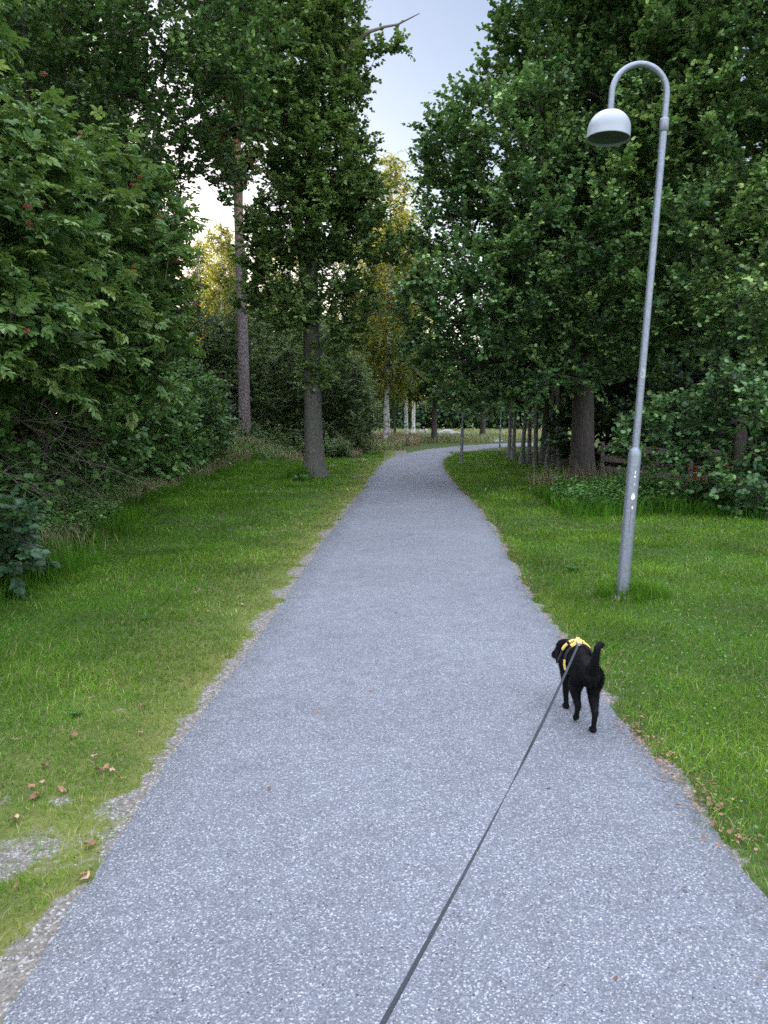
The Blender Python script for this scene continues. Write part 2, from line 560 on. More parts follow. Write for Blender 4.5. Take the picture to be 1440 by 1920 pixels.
def make_tree(name, label, cat, base, trunk, r0, blobs, K, bark, leafmat, mind=.5, twigs=10, nleaf=22, twig_len=.7, lsize=.08,
              shape=LEAF6, seed=1, droop=0.0, up=.25, shell=.5, group=None, rnd_hi=None, r1=.35, extra_trunks=(), compound=0, limb_max=.55,
              flat=.75, spread=.95, tipr=.007, keep=None, height_light=0.0):
    """trunk/blobs in local coordinates (base at 0,0,0). trunk object = trunk + limbs; crown = leaves + twigs"""
    rng = np.random.default_rng(seed)
    root = empty(name, base)
    tag(root, label, cat, group)
    trunk = np.asarray(trunk, float)
    cl = sample_blobs(blobs, K, rng, mind, shell)
    if keep is not None:
        cl = np.array([c for c in cl if keep(c)])
    nodes, dirs, rad, chains, tips, ntr = skeleton(trunk, cl, rng, tip=tipr)
    T = Tubes()
    TW = Tubes()
    h = np.linspace(0, 1, ntr)
    tr = r0*(1-(1-r1)*h) + r0*.62*np.exp(-np.arange(ntr)*.4/.33)
    tr[-1] = min(tr[-1], .03)
    wob = nodes[chains[0]]
    T.tube(wob, tr, 14)
    for t2, ra in extra_trunks:
        T.tube(t2, ra, 10)
    for ch in chains[1:]:
        rr = rad[ch].copy()
        j = ch[0]
        cap = (tr[j] if j < ntr else rad[j])*limb_max
        rr[0] = min(rr[0], max(cap, rr[1]))
        rr = np.minimum(rr, cap if j < ntr else 9)
        big = rr[1] > .022
        (T if big else TW).tube(nodes[ch], rr, 7 if big else 4)
    trunk_me = T.mesh(name+'_trunk', bark, noise=.004 if r0 < .2 else .02)
    link('trunk', trunk_me, root)
    # twigs and leaves
    C = nodes[tips]
    D = dirs[tips]
    ctr = np.array(blobs)[:, :3].mean(0)
    m = len(C)
    tp = np.repeat(C, twigs, 0)
    td = np.repeat(D, twigs, 0)
    outw = unit(tp - np.array([trunk[-1][0], trunk[-1][1], 0])*.5 - ctr*.5)
    n = len(tp)
    dirv = unit(td*.55 + outw*.35 + rvec(n, rng)*spread + np.array([0, 0, up-droop]))
    ln = twig_len*(.55+.75*rng.random(n))
    st = tp + rvec(n, rng)*twig_len*.16 - td*(rng.random((n, 1))*twig_len*.7)
    bend = np.array([0, 0, -1.0])*(droop + .12)
    # leaves
    k = nleaf
    t = (np.arange(k)+.6)/k
    t = np.clip(t[None, :] + rng.normal(size=(n, k))*.06, .08, 1.02)
    pos = st[:, None, :] + dirv[:, None, :]*(ln[:, None]*t)[..., None] + bend*(ln[:, None]*t**2)[..., None]*.5
    side = unit(np.cross(dirv, np.array([0, 0, 1.0])) + 1e-6)
    sg = np.where(np.arange(k) % 2 == 0, 1, -1)[None, :, None]
    ld = dirv[:, None, :]*.55 + side[:, None, :]*sg*.8 + rng.normal(size=(n, k, 3))*.35 + bend*.35
    nr = np.array([0, 0, flat]) + rng.normal(size=(n, k, 3))*.34 + rng.normal(size=(n, 1, 3))*.22 + outw[:, None, :]*.25
    sz = lsize*(.72+.5*rng.random((n, k)))
    crnd = np.repeat(rng.random(m), twigs)
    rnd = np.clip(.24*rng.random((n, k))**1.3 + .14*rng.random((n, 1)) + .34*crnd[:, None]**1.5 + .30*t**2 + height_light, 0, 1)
    pos, ld, nr = pos.reshape(-1, 3), ld.reshape(-1, 3), nr.reshape(-1, 3)
    sz, rnd = sz.ravel(), rnd.ravel()
    if compound:
        ld = unit(ld)
        s = unit(np.cross(nr, ld))
        nn = np.cross(ld, s)
        PP, DD, NN, SS, RR = [], [], [], [], []
        for q in range(compound):
            if q == compound-1:
                u, sd = 1.0, 0
            else:
                u, sd = .35 + .3*(q//2), (1 if q % 2 else -1)
            PP.append(pos + ld*(u*sz)[:, None] - np.array([0, 0, 1])*(u*u*.18*sz)[:, None])
            DD.append(ld*(1.0 if sd == 0 else .55) + s*sd*.85 - np.array([0, 0, .30]) + rng.normal(size=ld.shape)*.10)
            NN.append(nn + rng.normal(size=ld.shape)*.18)
            SS.append(sz*(.62 if sd else .72)*(.85+.3*rng.random(len(sz))))
            RR.append(np.clip(rnd + rng.normal(size=len(rnd))*.05, 0, 1))
        pos, ld, nr = np.concatenate(PP), np.concatenate(DD), np.concatenate(NN)
        sz, rnd = np.concatenate(SS), np.concatenate(RR)
    V, F, R = leaves(pos, ld, nr, sz, rnd, shape)
    # twig tubes (triangular, two segments)
    a = np.arange(3)*2*PI/3
    up_ = unit(np.cross(side, dirv))
    rings = []
    for tt, rr in ((0, .006), (.5, .004), (1, .0015)):
        cpt = st + dirv*(ln*tt)[:, None] + bend*(ln*tt*tt)[:, None]*.5
        rings.append(cpt[:, None, :] + rr*(np.cos(a)[None, :, None]*side[:, None, :] + np.sin(a)[None, :, None]*up_[:, None, :]))
    TV = np.stack(rings, 1).reshape(-1, 3)
    b = np.arange(n)[:, None]*9
    tf = []
    for r_ in (0, 3):
        for q in range(3):
            q2 = (q+1) % 3
            tf.append(b+np.array([[r_+q, r_+q2, r_+3+q2, r_+3+q]]))
    TF = np.concatenate(tf, 0)
    if TW.V:
        V2, F2 = TW.arrays()
    else:
        V2, F2 = np.zeros((0, 3)), np.zeros((0, 4), int)
    allV = np.concatenate([V, TV, V2])
    allF = np.concatenate([F, TF+len(V), F2+len(V)+len(TV)])
    mi = np.concatenate([np.zeros(len(F)), np.ones(len(TF)+len(F2))])
    rn = np.concatenate([R, np.zeros(len(TV)+len(V2))])
    me = mesh_np(name+'_crown', allV, [allF], [leafmat, M['twig']], mi, {'rnd': rn}, smooth=False)
    link('crown', me, root)
    return root, nodes, chains


# ------------------------------------------------------------------ ground
LEFT_PX = [(-330, 2500), (-150, 2170), (5, 1900), (100, 1762), (190, 1622), (268, 1505), (350, 1388), (408, 1312), (450, 1245), (503, 1172), (560, 1085), (620, 1000), (660, 948), (685, 914), (712, 876), (727, 862), (747, 854), (780, 846), (815, 841), (865, 836), (935, 832), (1010, 829.5)]
RIGHT_PX = [(1960, 2500), (1700, 2060), (1440, 1692), (1340, 1556), (1262, 1462), (1190, 1388), (1128, 1303), (1050, 1196), (1003, 1133), (977, 1090), (952, 1042), (920, 986), (890, 946), (857, 916), (836, 887), (829, 868), (837, 857), (865, 848), (902, 842.5), (940, 839.5), (1010, 836)]


NE = 1500


def densify(px):
    p = np.array([G(*q)[:2] for q in px])
    p = np.concatenate([[[p[0][0]+(.12 if p[0][0] > 0 else -.2), -9.0]], p])   # the path goes on behind the camera
    L = np.concatenate([[0], np.cumsum(np.linalg.norm(np.diff(p, axis=0), axis=1))])
    s = np.linspace(0, L[-1], 900)
    # smooth: interpolate then blur, then resample finer close by
    q = np.stack([np.interp(s, L, p[:, k]) for k in range(2)], 1)
    for _ in range(30):
        q[1:-1] = .25*q[:-2] + .5*q[1:-1] + .25*q[2:]
    s2 = L[-1]*np.linspace(0, 1, NE)**2.0
    return np.stack([np.interp(s2, s, q[:, k]) for k in range(2)], 1), s2


(LE, SL), (RE, SR) = densify(LEFT_PX), densify(RIGHT_PX)


def wob1(s, seed, amp, f):
    r = np.random.default_rng(seed)
    o = np.zeros_like(s)
    for k in range(7):
        o += np.sin(s*f*(1.7**k) + r.random()*6.28)/(1.45**k)
    return o*amp/2.5


LE[:, 0] += wob1(SL, 1, .022, 1.1) + wob1(SL, 11, .012, 17)
RE[:, 0] += wob1(SR, 2, .020, 1.3) + wob1(SR, 12, .010, 17)


def edge_x(E, y):
    n = int(np.argmax(E[:, 1] > 36)) if (E[:, 1] > 36).any() else len(E)
    return np.interp(y, E[:n, 1], E[:n, 0])


def smooth01(x):
    x = np.clip(x, 0, 1)
    return x*x*(3-2*x)


def H(x, y):
    x, y = np.asarray(x, float), np.asarray(y, float)
    off = smooth01((np.maximum(edge_x(LE, y)-x, x-edge_x(RE, y))-.1)/2.0)*smooth01((48-y)/10)
    bump = .035*np.sin(x*1.3+.4*y)*np.sin(y*.9+1) + .02*np.sin(x*3.1+2)*np.sin(y*2.3)
    rise = .75*smooth01((-x-3.2)/3.5)*smooth01((y-25)/9)*smooth01((70-y)/20)
    return off*bump + rise + .004*np.maximum(0, y-60) + 1.2*smooth01((y-110)/60)


def vnoise(x, y, f, seed):
    r = np.random.default_rng(seed)
    o = np.zeros_like(x)
    for k in range(6):
        a = r.random()*6.28
        o += np.sin((x*math.cos(a)+y*math.sin(a))*f*(.6+1.1*r.random()) + r.random()*6.28 + 1.3*np.sin((x*math.sin(a)-y*math.cos(a))*f*.7 + r.random()*6.28))
    return o/6


BARE = []
for (px, py, rx, ry) in [(22, 1625, .14, .24), (15, 1500, .10, .10), (110, 1500, .08, .05), (683, 861, .5, 1.5), (668, 893, .32, .6), (235, 1330, .10, .10)]:
    g = G(px, py)
    BARE.append((g[0], g[1], rx, ry))


def wear(x, y):
    """bare grit and moss along the left edge of the path, worn soil along the right one"""
    dl = edge_x(LE, y)-x
    dr = x-edge_x(RE, y)
    on = (y < 45) & (y > -3)
    n = vnoise(x, y, 5.0, 61) + .6*vnoise(x, y, 15, 62) + .35*vnoise(x, y, 37, 63)
    bare = np.where(on & (dl > -.5), 1.25*np.exp(-np.maximum(dl, 0)/.055) + .10*np.exp(-np.maximum(dl, 0)/.5), 0)
    bare = bare + np.where(on & (dr > -.3) & (dl < 0), 1.0*np.exp(-np.maximum(dr, 0)/.05), 0)
    pt = np.zeros_like(bare)
    for (cx, cy, rx, ry) in BARE:
        q = ((x-cx)/rx)**2 + ((y-cy)/ry)**2
        pt = np.maximum(pt, .44*np.exp(-q*1.1))
    bare = bare + pt
    bare = np.clip(bare*(1+1.7*n) + .12*n*(bare > .1), 0, 1)
    moss = np.where(on & (dl > -.3), np.exp(-(np.maximum(dl, 0)/.75)**1.5), 0)*np.clip(.85+.6*n, 0, 1)
    return bare, moss


gx = np.unique(np.concatenate([np.linspace(-500, -40, 24), np.linspace(-40, -10, 31), np.linspace(-10, -3.2, 60), np.linspace(-3.2, 3.4, 221), np.linspace(3.4, 14, 80), np.linspace(14, 40, 27), np.linspace(40, 500, 24)]))
gy = np.unique(np.concatenate([np.linspace(-200, -4, 20), np.linspace(-4, 1, 20), np.linspace(1, 7, 201), np.linspace(7, 16, 151), np.linspace(16, 50, 170), np.linspace(50, 140, 60), np.linspace(140, 700, 24)]))
GX, GY = np.meshgrid(gx, gy)
GZ = H(GX, GY)
V = np.stack([GX, GY, GZ], -1).reshape(-1, 3)
nx, ny = len(gx), len(gy)
i = (np.arange(ny-1)[:, None]*nx + np.arange(nx-1)[None, :]).ravel()
F = np.stack([i, i+1, i+nx+1, i+nx], 1)
gb, gm = wear(V[:, 0], V[:, 1])
ground = link('ground', mesh_np('ground', V, [F], M['ground'], smooth=True, attrs={'bare': gb, 'moss': gm}))
tag(ground, 'lawn soil and forest floor', 'ground', kind='structure')

# path sheet
m = 9
rows = []
for k in range(m):
    t = k/(m-1)
    q = LE*(1-t) + RE*t
    z = .010 + .022*(4*t*(1-t))
    rows.append(np.concatenate([q, np.full((NE, 1), z)], 1))
for E_, sg_ in ((LE, -1), (RE, 1)):      # the slab edge runs down into the ground
    q = np.concatenate([E_ + [sg_*.025, 0], np.full((NE, 1), -.035)], 1)
    rows = [q] + rows if sg_ < 0 else rows + [q]
m += 2
V = np.stack(rows, 1)
V[:, :, 2] += H(V[:, :, 0], V[:, :, 1])
V = V.reshape(-1, 3)
i = (np.arange(NE-1)[:, None]*m + np.arange(m-1)[None, :]).ravel()
F = np.stack([i, i+1, i+m+1, i+m], 1)
path = link('path', mesh_np('path', V, [F], M['asphalt'], smooth=True))
tag(path, 'pale grey chip asphalt footpath curving right', 'path', kind='structure')


# ------------------------------------------------------------------ grass


def grass_mesh(name, x, y, h, w, rnd, rng, mat, lean=.35, z=None):
    n = len(x)
    z = H(x, y) if z is None else z
    az = rng.random(n)*2*PI
    la = rng.random(n)**.7*lean*h*1.6
    lv = np.stack([np.cos(az)*la, np.sin(az)*la, np.zeros(n)], 1)
    fa = az + PI/2 + rng.normal(size=n)*.5
    s = np.stack([np.cos(fa), np.sin(fa), np.zeros(n)], 1)*w[:, None]
    b = np.stack([x, y, z-.005], 1)
    up = np.stack([np.zeros(n), np.zeros(n), h], 1)
    mid = b + up*.55 + lv*.30
    tip = b + up*(1-.25*(la/(h+1e-6))[:, None]*.5) + lv
    V = np.stack([b-s, b+s, mid+s*.75, mid-s*.75, tip], 1).reshape(-1, 3)
    i = np.arange(n)*5
    Q = np.stack([i, i+1, i+2, i+3], 1)
    T = np.stack([i+3, i+2, i+4], 1)
    return mesh_np(name, V, [Q, T], mat, attrs={'rnd': np.repeat(rnd, 5)})


def lawn(side, rng):
    X, Y, Hh, W, R = [], [], [], [], []
    zones = [(-2, 1.2, 2400, .0030, .048), (1.2, 4.2, 8500, .0014, .048), (4.2, 7, 5200, .0019, .052), (7, 11, 2200, .0030, .055), (11, 17, 800, .0050, .06), (17, 26, 330, .009, .065), (26, 40, 130, .016, .07)]
    for (y0, y1, dens, w, h) in zones:
        if side < 0: xa, xb = max(-8.5, -.56*y1-3.2), 0
        else: xa, xb = .0, min(14, .56*y1+3.2)
        n = int((y1-y0)*(xb-xa)*dens)
        x = xa + rng.random(n)*(xb-xa)
        y = y0 + rng.random(n)*(y1-y0)
        d = (edge_x(LE, y)-x) if side < 0 else (x-edge_x(RE, y))
        lim = 6.6 if side < 0 else 9
        ok = (d > -.01 + .05*rng.normal(size=n)*np.minimum(1, 1)) & ((np.abs(x) < .56*y+.45) | (rng.random(n) < .38))
        wide = np.where((np.abs(x) > .56*y+.45) & (y > 1.2), 1.75, 1.0)
        bare, moss = wear(x, y)
        near = moss if side < 0 else np.clip(1-d/.25, 0, 1)
        ok &= rng.random(n) < np.clip(1.05-1.35*bare, .0, 1)*(1-.12*near)
        x, y, d, near, wide = x[ok], y[ok], d[ok], near[ok], wide[ok]
        n = len(x)
        pn = vnoise(x, y, 1.6, 8 if side < 0 else 9) + .5*vnoise(x, y, 5.5, 10)
        hh = h*(.55+.8*rng.random(n))*(1+.45*np.clip(pn, -1, 1))
        if side < 0:
            hh *= (.5 + .5*np.clip(d/1.2, 0, 1))*(1+.5*np.clip((d-1.5)/2, 0, 1))
            rr = np.clip(.14 + .42*rng.random(n) + .22*pn + .30*near, 0, .93)
        else:
            rr = np.clip(.20 + .46*rng.random(n) + .20*pn + .10*np.exp(-d/.3), 0, .92)
        rr = np.where(rng.random(n) < .04 + .16*near, .9+.1*rng.random(n), rr)
        X.append(x); Y.append(y); Hh.append(hh); R.append(rr)
        W.append(w*wide*(.7+.6*rng.random(n)))
    return [np.concatenate(q) for q in (X, Y, Hh, W, R)]


for side in (-1, 1):
    rng = np.random.default_rng(40+side)
    x, y, h, w, r = lawn(side, rng)
    o = link('grass', grass_mesh('lawn_grass', x, y, h, w, r, rng, M['grass'], .85))
    tag(o, 'mown green lawn with mossy yellow edge on the side of the dark thicket' if side < 0 else 'bright green lawn around the foot of the lamp', 'grass', kind='stuff')


def hay(name, label, regions, mat, rng, hh, w0, lo=0, hi=1, lean=.45):
    X, Y, S = [], [], []
    for (x0, x1, y0, y1, n) in regions:
        X.append(x0 + rng.random(n)*(x1-x0))
        Y.append(y0 + rng.random(n)*(y1-y0))
    x, y = np.concatenate(X), np.concatenate(Y)
    n = len(x)
    x, y = x + .5*vnoise(y, y*.3, 1.7, 91), y + .6*vnoise(x, x*.3, 1.9, 92) + .25*rng.normal(size=n)*(y < 20)
    h = hh*(.35+.8*rng.random(n))*(1+.5*vnoise(x, y, 2.2, 17))
    w = w0*(.6+.8*rng.random(n))*(1+y/18)
    r = np.clip(lo + (hi-lo)*(rng.random(n)*.75+.25*(vnoise(x, y, 1.5, 13)+.5)), 0, 1)
    o = link(name, grass_mesh(name, x, y, np.maximum(h, .05), w, r, rng, mat, lean))
    tag(o, label, 'grass', kind='stuff')
    return o


rng = np.random.default_rng(70)
hay('tall_grass', 'straw coloured unmown grass along the foot of the left thicket', [(-6.9, -4.5, 9, 13, 3600), (-6.9, -5.0, 13, 19, 4200), (-7.2, -5.0, 19, 30, 4500), (-7.5, -2.6, 30, 40, 6000), (-4.9, -3.9, 7.2, 10, 700), (-2.6, -1.2, 34, 42, 2500)], M['hay'], rng, .38, .0022)
hay('tall_grass', 'dark green rank grass in front of the left thicket', [(-6.6, -4.0, 8, 13, 12000), (-6.2, -4.7, 13, 20, 8000), (-4.4, -3.2, 6, 8.5, 5000), (-6.6, -4.8, 20, 32, 6000)], M['grass'], rng, .26, .0026, 0, .5)
hay('tall_grass', 'dark rank grass under the right alder branches', [(3.3, 9.5, 12.6, 16.5, 15000), (4.2, 10, 16, 22, 8000)], M['grass'], rng, .36, .003, 0, .45)
hay('tall_grass', 'dry brown grass seed heads by the big right trunk', [(4.1, 6.1, 18.4, 19.8, 700), (7, 8.6, 13, 14.4, 500)], M['hay'], rng, .6, .0022, .1, 1)
hay('meadow_grass', 'pale meadow grass beyond the bend', [(-8, 22, 56, 100, 52000), (-4, 1.2, 42, 58, 9000), (1.5, 12, 58, 66, 6000)], M['field'], rng, .55, .006)
hay('grass_verge', 'orange tinted dry grass beneath the white birch trunks', [(-1.2, 2.6, 49, 60, 5000)], M['hay'], rng, .75, .005, .4, 1)

# ------------------------------------------------------------------ trees and shrubs


def Bp(px, py, Y, rx, rz, ry):
    """ellipsoid surveyed on a line of sight at distance Y; rx, rz in photo pixels, ry in metres"""
    c = P(px, py, Y)
    s = Y/FPX
    return [c[0], c[1], c[2], rx*s, ry, rz*s]


def local(blobs, base):
    return [[b[0]-base[0], b[1]-base[1], b[2]-base[2], b[3], b[4], b[5]] for b in blobs]


def at(x, y, dz=-.05):
    return np.array([x, y, float(H(x, y))+dz])


# --- elder with red berries, left foreground
b = at(-6.5, 10.2)
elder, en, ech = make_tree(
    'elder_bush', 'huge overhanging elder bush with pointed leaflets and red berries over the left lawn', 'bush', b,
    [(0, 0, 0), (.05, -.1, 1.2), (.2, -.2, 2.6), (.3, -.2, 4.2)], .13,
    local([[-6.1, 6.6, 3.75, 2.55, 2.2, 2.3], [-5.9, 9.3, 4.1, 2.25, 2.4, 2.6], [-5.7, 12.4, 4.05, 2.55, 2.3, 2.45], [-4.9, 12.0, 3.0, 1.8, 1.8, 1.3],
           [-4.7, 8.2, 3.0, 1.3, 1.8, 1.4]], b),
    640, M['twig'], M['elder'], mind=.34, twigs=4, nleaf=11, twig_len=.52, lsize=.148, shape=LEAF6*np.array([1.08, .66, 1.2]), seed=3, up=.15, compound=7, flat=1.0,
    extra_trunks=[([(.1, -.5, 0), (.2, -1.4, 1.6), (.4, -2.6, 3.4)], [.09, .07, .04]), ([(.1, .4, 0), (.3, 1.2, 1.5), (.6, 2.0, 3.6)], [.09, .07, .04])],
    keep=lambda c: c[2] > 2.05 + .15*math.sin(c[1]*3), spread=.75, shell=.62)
rng = np.random.default_rng(5)
for q in range(20):
    T = Tubes()
    st = np.array([rng.uniform(-.8, .9), rng.uniform(-2.6, 2.6), rng.uniform(.75, 2.2)])
    d = unit(np.array([1.0, rng.uniform(-.5, .5), rng.uniform(-.35, .12)]))
    Ln = rng.uniform(1.3, 2.3)
    ts = np.linspace(0, 1, 9)
    main = st + d*Ln*ts[:, None] + np.cumsum(rng.normal(size=(9, 3))*.025, 0) + np.array([0, 0, -.28])*ts[:, None]**2
    T.tube(main, np.linspace(.010, .003, 9), 5)
    for w in range(9):
        k = rng.integers(1, 8)
        d2 = unit(d + rng.normal(size=3)*.65)
        L2 = rng.uniform(.3, .8)
        u = np.linspace(0, 1, 5)[:, None]
        tw = main[k] + d2*L2*u + rng.normal(size=(5, 3))*.018 + np.array([0, 0, -.12])*u**2
        tw[0] = main[k]
        T.tube(tw, np.linspace(.005, .0015, 5), 4)
        for _ in range(2):
            d3 = unit(d2 + rng.normal(size=3)*.8)
            t3 = tw[2] + d3*rng.uniform(.12, .35)*np.linspace(0, 1, 3)[:, None]
            T.tube(t3, [.003, .002, .001], 3)
    link('dead_branch', T.mesh('dead_branch', M['dead'], noise=0), elder)


def berry_mesh():
    bm = bmesh.new()
    r = random.Random(3)
    for _ in range(24):
        v = Vector((r.gauss(0, 1), r.gauss(0, 1), r.gauss(-.3, .6))).normalized()*r.uniform(.008, .038)
        bmesh.ops.create_icosphere(bm, subdivisions=1, radius=.0065, matrix=Matrix.Translation(v))
    me = bpy.data.meshes.new('berry_cluster')
    bm.to_mesh(me)
    bm.free()
    me.materials.append(M['berry'])
    for p in me.polygons: p.use_smooth = True
    return me


crown_o = [c for c in elder.children if c.name.startswith('crown')][0]
cm = crown_o.data
vv = np.zeros(len(cm.vertices)*3, np.float32)
cm.vertices.foreach_get('co', vv)
vv = vv.reshape(-1, 3) + b
bmz = berry_mesh()
for (px, py) in [(83, 137), (365, 345), (350, 385), (50, 385), (262, 330), (247, 345), (54, 418), (380, 505), (378, 535), (330, 490), (250, 500), (52, 620), (368, 570), (345, 520), (150, 250), (300, 405)]:
    d = ray(px, py)
    rel = vv - np.array([0, 0, CAMH])
    s = rel@d/(d@d)
    dist = np.linalg.norm(rel - s[:, None]*d, axis=1)
    near = s[(dist < .10)]
    if len(near) == 0: continue
    sp = np.sort(near)[min(6, len(near)-1)]
    o = link('berry_cluster', bmz, elder)
    o.location = [float(q) for q in (np.array([0, 0, CAMH]) + d*(sp-.03) - b)]

# small elder sapling at the left edge of the frame
b = at(-3.85, 7.0)
make_tree('elder_sapling', 'low elder sapling with broad bluish leaves at the left edge of the lawn', 'shrub', b,
          [(0, 0, 0), (.03, 0, .4), (.05, 0, .8)], .02, [[0, -.1, .62, .62, .6, .42], [-.3, .2, .5, .6, .6, .45]], 40, M['twig'], M['dark'], mind=.16, twigs=3, nleaf=7,
          twig_len=.28, lsize=.125, seed=8, compound=5, flat=1.0, tipr=.004)

# --- tall dark tree behind the elder
b = at(-8.6, 18.0)
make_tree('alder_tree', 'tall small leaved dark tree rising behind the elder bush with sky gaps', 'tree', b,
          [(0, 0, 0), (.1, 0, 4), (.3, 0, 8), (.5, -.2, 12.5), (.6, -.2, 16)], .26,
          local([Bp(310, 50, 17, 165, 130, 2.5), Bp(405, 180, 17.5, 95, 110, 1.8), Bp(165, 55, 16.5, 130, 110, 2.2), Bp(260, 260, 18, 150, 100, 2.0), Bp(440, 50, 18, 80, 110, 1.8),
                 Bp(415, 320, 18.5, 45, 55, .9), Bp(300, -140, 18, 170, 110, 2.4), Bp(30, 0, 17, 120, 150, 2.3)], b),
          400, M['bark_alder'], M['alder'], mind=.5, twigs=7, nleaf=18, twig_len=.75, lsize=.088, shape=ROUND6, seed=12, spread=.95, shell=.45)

# --- big alders on the right
b = at(5.35, 19.9)
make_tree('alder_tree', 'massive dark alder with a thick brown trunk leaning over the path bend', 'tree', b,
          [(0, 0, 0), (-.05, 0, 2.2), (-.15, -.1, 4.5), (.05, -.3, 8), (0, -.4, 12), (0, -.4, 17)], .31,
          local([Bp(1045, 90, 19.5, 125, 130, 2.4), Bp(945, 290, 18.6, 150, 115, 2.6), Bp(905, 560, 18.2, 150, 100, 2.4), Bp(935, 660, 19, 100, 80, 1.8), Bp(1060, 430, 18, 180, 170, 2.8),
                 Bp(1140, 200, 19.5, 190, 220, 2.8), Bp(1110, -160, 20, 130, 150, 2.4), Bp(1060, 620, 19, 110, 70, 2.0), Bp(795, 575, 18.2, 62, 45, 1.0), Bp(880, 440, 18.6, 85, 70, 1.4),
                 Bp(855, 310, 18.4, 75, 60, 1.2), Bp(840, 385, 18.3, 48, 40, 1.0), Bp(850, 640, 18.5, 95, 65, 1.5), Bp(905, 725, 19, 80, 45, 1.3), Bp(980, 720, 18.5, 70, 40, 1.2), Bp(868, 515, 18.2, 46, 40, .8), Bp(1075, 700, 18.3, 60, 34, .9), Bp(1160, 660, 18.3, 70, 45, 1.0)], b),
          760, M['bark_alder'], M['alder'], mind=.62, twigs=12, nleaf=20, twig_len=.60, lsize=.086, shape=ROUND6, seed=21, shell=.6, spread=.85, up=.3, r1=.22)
b = at(10.6, 18.0)
make_tree('alder_tree', 'tall bright leaved alder filling the upper right behind the lamp', 'tree', b,
          [(0, 0, 0), (-.1, 0, 3), (-.3, -.2, 7), (-.3, -.3, 12), (-.2, -.2, 17)], .28,
          local([Bp(1330, 210, 17, 200, 230, 2.8), Bp(1370, 470, 15.8, 170, 130, 2.4), Bp(1260, -60, 18, 200, 180, 2.8), Bp(1450, 20, 16, 180, 230, 2.8), Bp(1240, 520, 16.5, 80, 70, 1.2),
                 Bp(1460, 590, 14.5, 120, 60, 1.6), Bp(1290, 600, 17, 130, 50, 1.6)], b),
          520, M['bark_alder'], M['alder'], mind=.62, twigs=12, nleaf=20, twig_len=.60, lsize=.086, shape=ROUND6, seed=22, shell=.6, spread=.85, up=.3, height_light=.08, r1=.22)


def shrub_gap(p):
    """openings in the alder shrub: the timber post and the added sun-patch boards show through"""
    yc = p[1]*math.cos(PITCH) - (p[2]-CAMH)*math.sin(PITCH)
    zc_ = p[1]*math.sin(PITCH) + (p[2]-CAMH)*math.cos(PITCH)
    px, py = 720 + FPX*p[0]/yc, 960 - FPX*zc_/yc
    return (1358 < px < 1406 and 788 < py < 874) or any(((px-a)/rx)**2 + ((py-c)/ry)**2 < 1 for (a, c, rx, ry) in ((1313, 893, 26, 24), (1308, 938, 26, 20), (1352, 945, 40, 18)))


b = at(7.1, 14.0)
make_tree('alder_shrub', 'round leaved alder shrub sprawling over the wooden fence at the right edge', 'shrub', b,
          [(0, 0, 0), (.1, -.1, .8), (.2, -.2, 1.8), (.4, -.2, 2.6)], .06,
          local([Bp(1235, 830, 14.0, 80, 55, .8), Bp(1300, 790, 14, 90, 50, .9), Bp(1395, 760, 13, 75, 65, 1.1), Bp(1400, 920, 12.8, 75, 55, .6), Bp(1330, 850, 13.6, 70, 40, .6), Bp(1440, 840, 13.2, 60, 70, .8), Bp(1310, 915, 13.2, 60, 22, .4)], b),
          190, M['twig'], M['alder'], mind=.2, twigs=6, nleaf=11, twig_len=.36, lsize=.084, shape=ROUND6, seed=23, shell=.4, tipr=.005, spread=.9, height_light=-.14, keep=lambda c: not shrub_gap(c + b))

# --- oak beside the path
b = at(-2.08, 22.2)
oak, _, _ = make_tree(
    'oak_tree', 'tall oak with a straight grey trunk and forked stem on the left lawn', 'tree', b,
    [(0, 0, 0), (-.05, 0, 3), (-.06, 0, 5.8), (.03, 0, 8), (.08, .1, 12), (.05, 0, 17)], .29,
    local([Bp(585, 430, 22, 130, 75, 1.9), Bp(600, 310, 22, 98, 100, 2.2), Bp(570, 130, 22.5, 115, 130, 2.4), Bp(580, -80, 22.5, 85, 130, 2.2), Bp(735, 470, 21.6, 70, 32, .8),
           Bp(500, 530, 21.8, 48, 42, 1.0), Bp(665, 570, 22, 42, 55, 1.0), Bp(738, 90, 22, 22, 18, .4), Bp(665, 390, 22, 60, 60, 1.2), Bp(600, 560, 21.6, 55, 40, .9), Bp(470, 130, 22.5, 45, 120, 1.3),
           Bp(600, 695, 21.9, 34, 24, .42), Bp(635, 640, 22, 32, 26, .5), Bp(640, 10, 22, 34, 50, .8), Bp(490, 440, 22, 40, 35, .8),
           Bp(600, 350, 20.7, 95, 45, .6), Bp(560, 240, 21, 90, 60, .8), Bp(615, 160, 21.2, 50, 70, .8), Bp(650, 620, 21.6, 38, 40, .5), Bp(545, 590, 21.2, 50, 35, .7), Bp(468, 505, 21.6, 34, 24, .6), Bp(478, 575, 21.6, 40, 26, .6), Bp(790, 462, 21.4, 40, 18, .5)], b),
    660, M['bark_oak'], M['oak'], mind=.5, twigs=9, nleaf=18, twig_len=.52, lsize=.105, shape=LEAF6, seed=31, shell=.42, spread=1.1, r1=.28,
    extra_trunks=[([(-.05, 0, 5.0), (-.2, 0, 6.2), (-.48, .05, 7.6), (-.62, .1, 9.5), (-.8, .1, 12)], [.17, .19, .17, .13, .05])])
T = Tubes()
pts = np.array([P(*q) for q in [(625, 190, 22.0), (640, 150, 21.8), (643, 112, 21.7), (662, 78, 21.6), (692, 60, 21.5), (722, 50, 21.5), (745, 46, 21.4), (787, 25, 21.3)]]) - b
T.tube(pts, [.075, .07, .062, .055, .048, .038, .03, .012], 7)
T.tube(np.array([pts[6], pts[6]+[.12, 0, .10], pts[6]+[.3, 0, .12]]), [.015, .01, .004], 5)
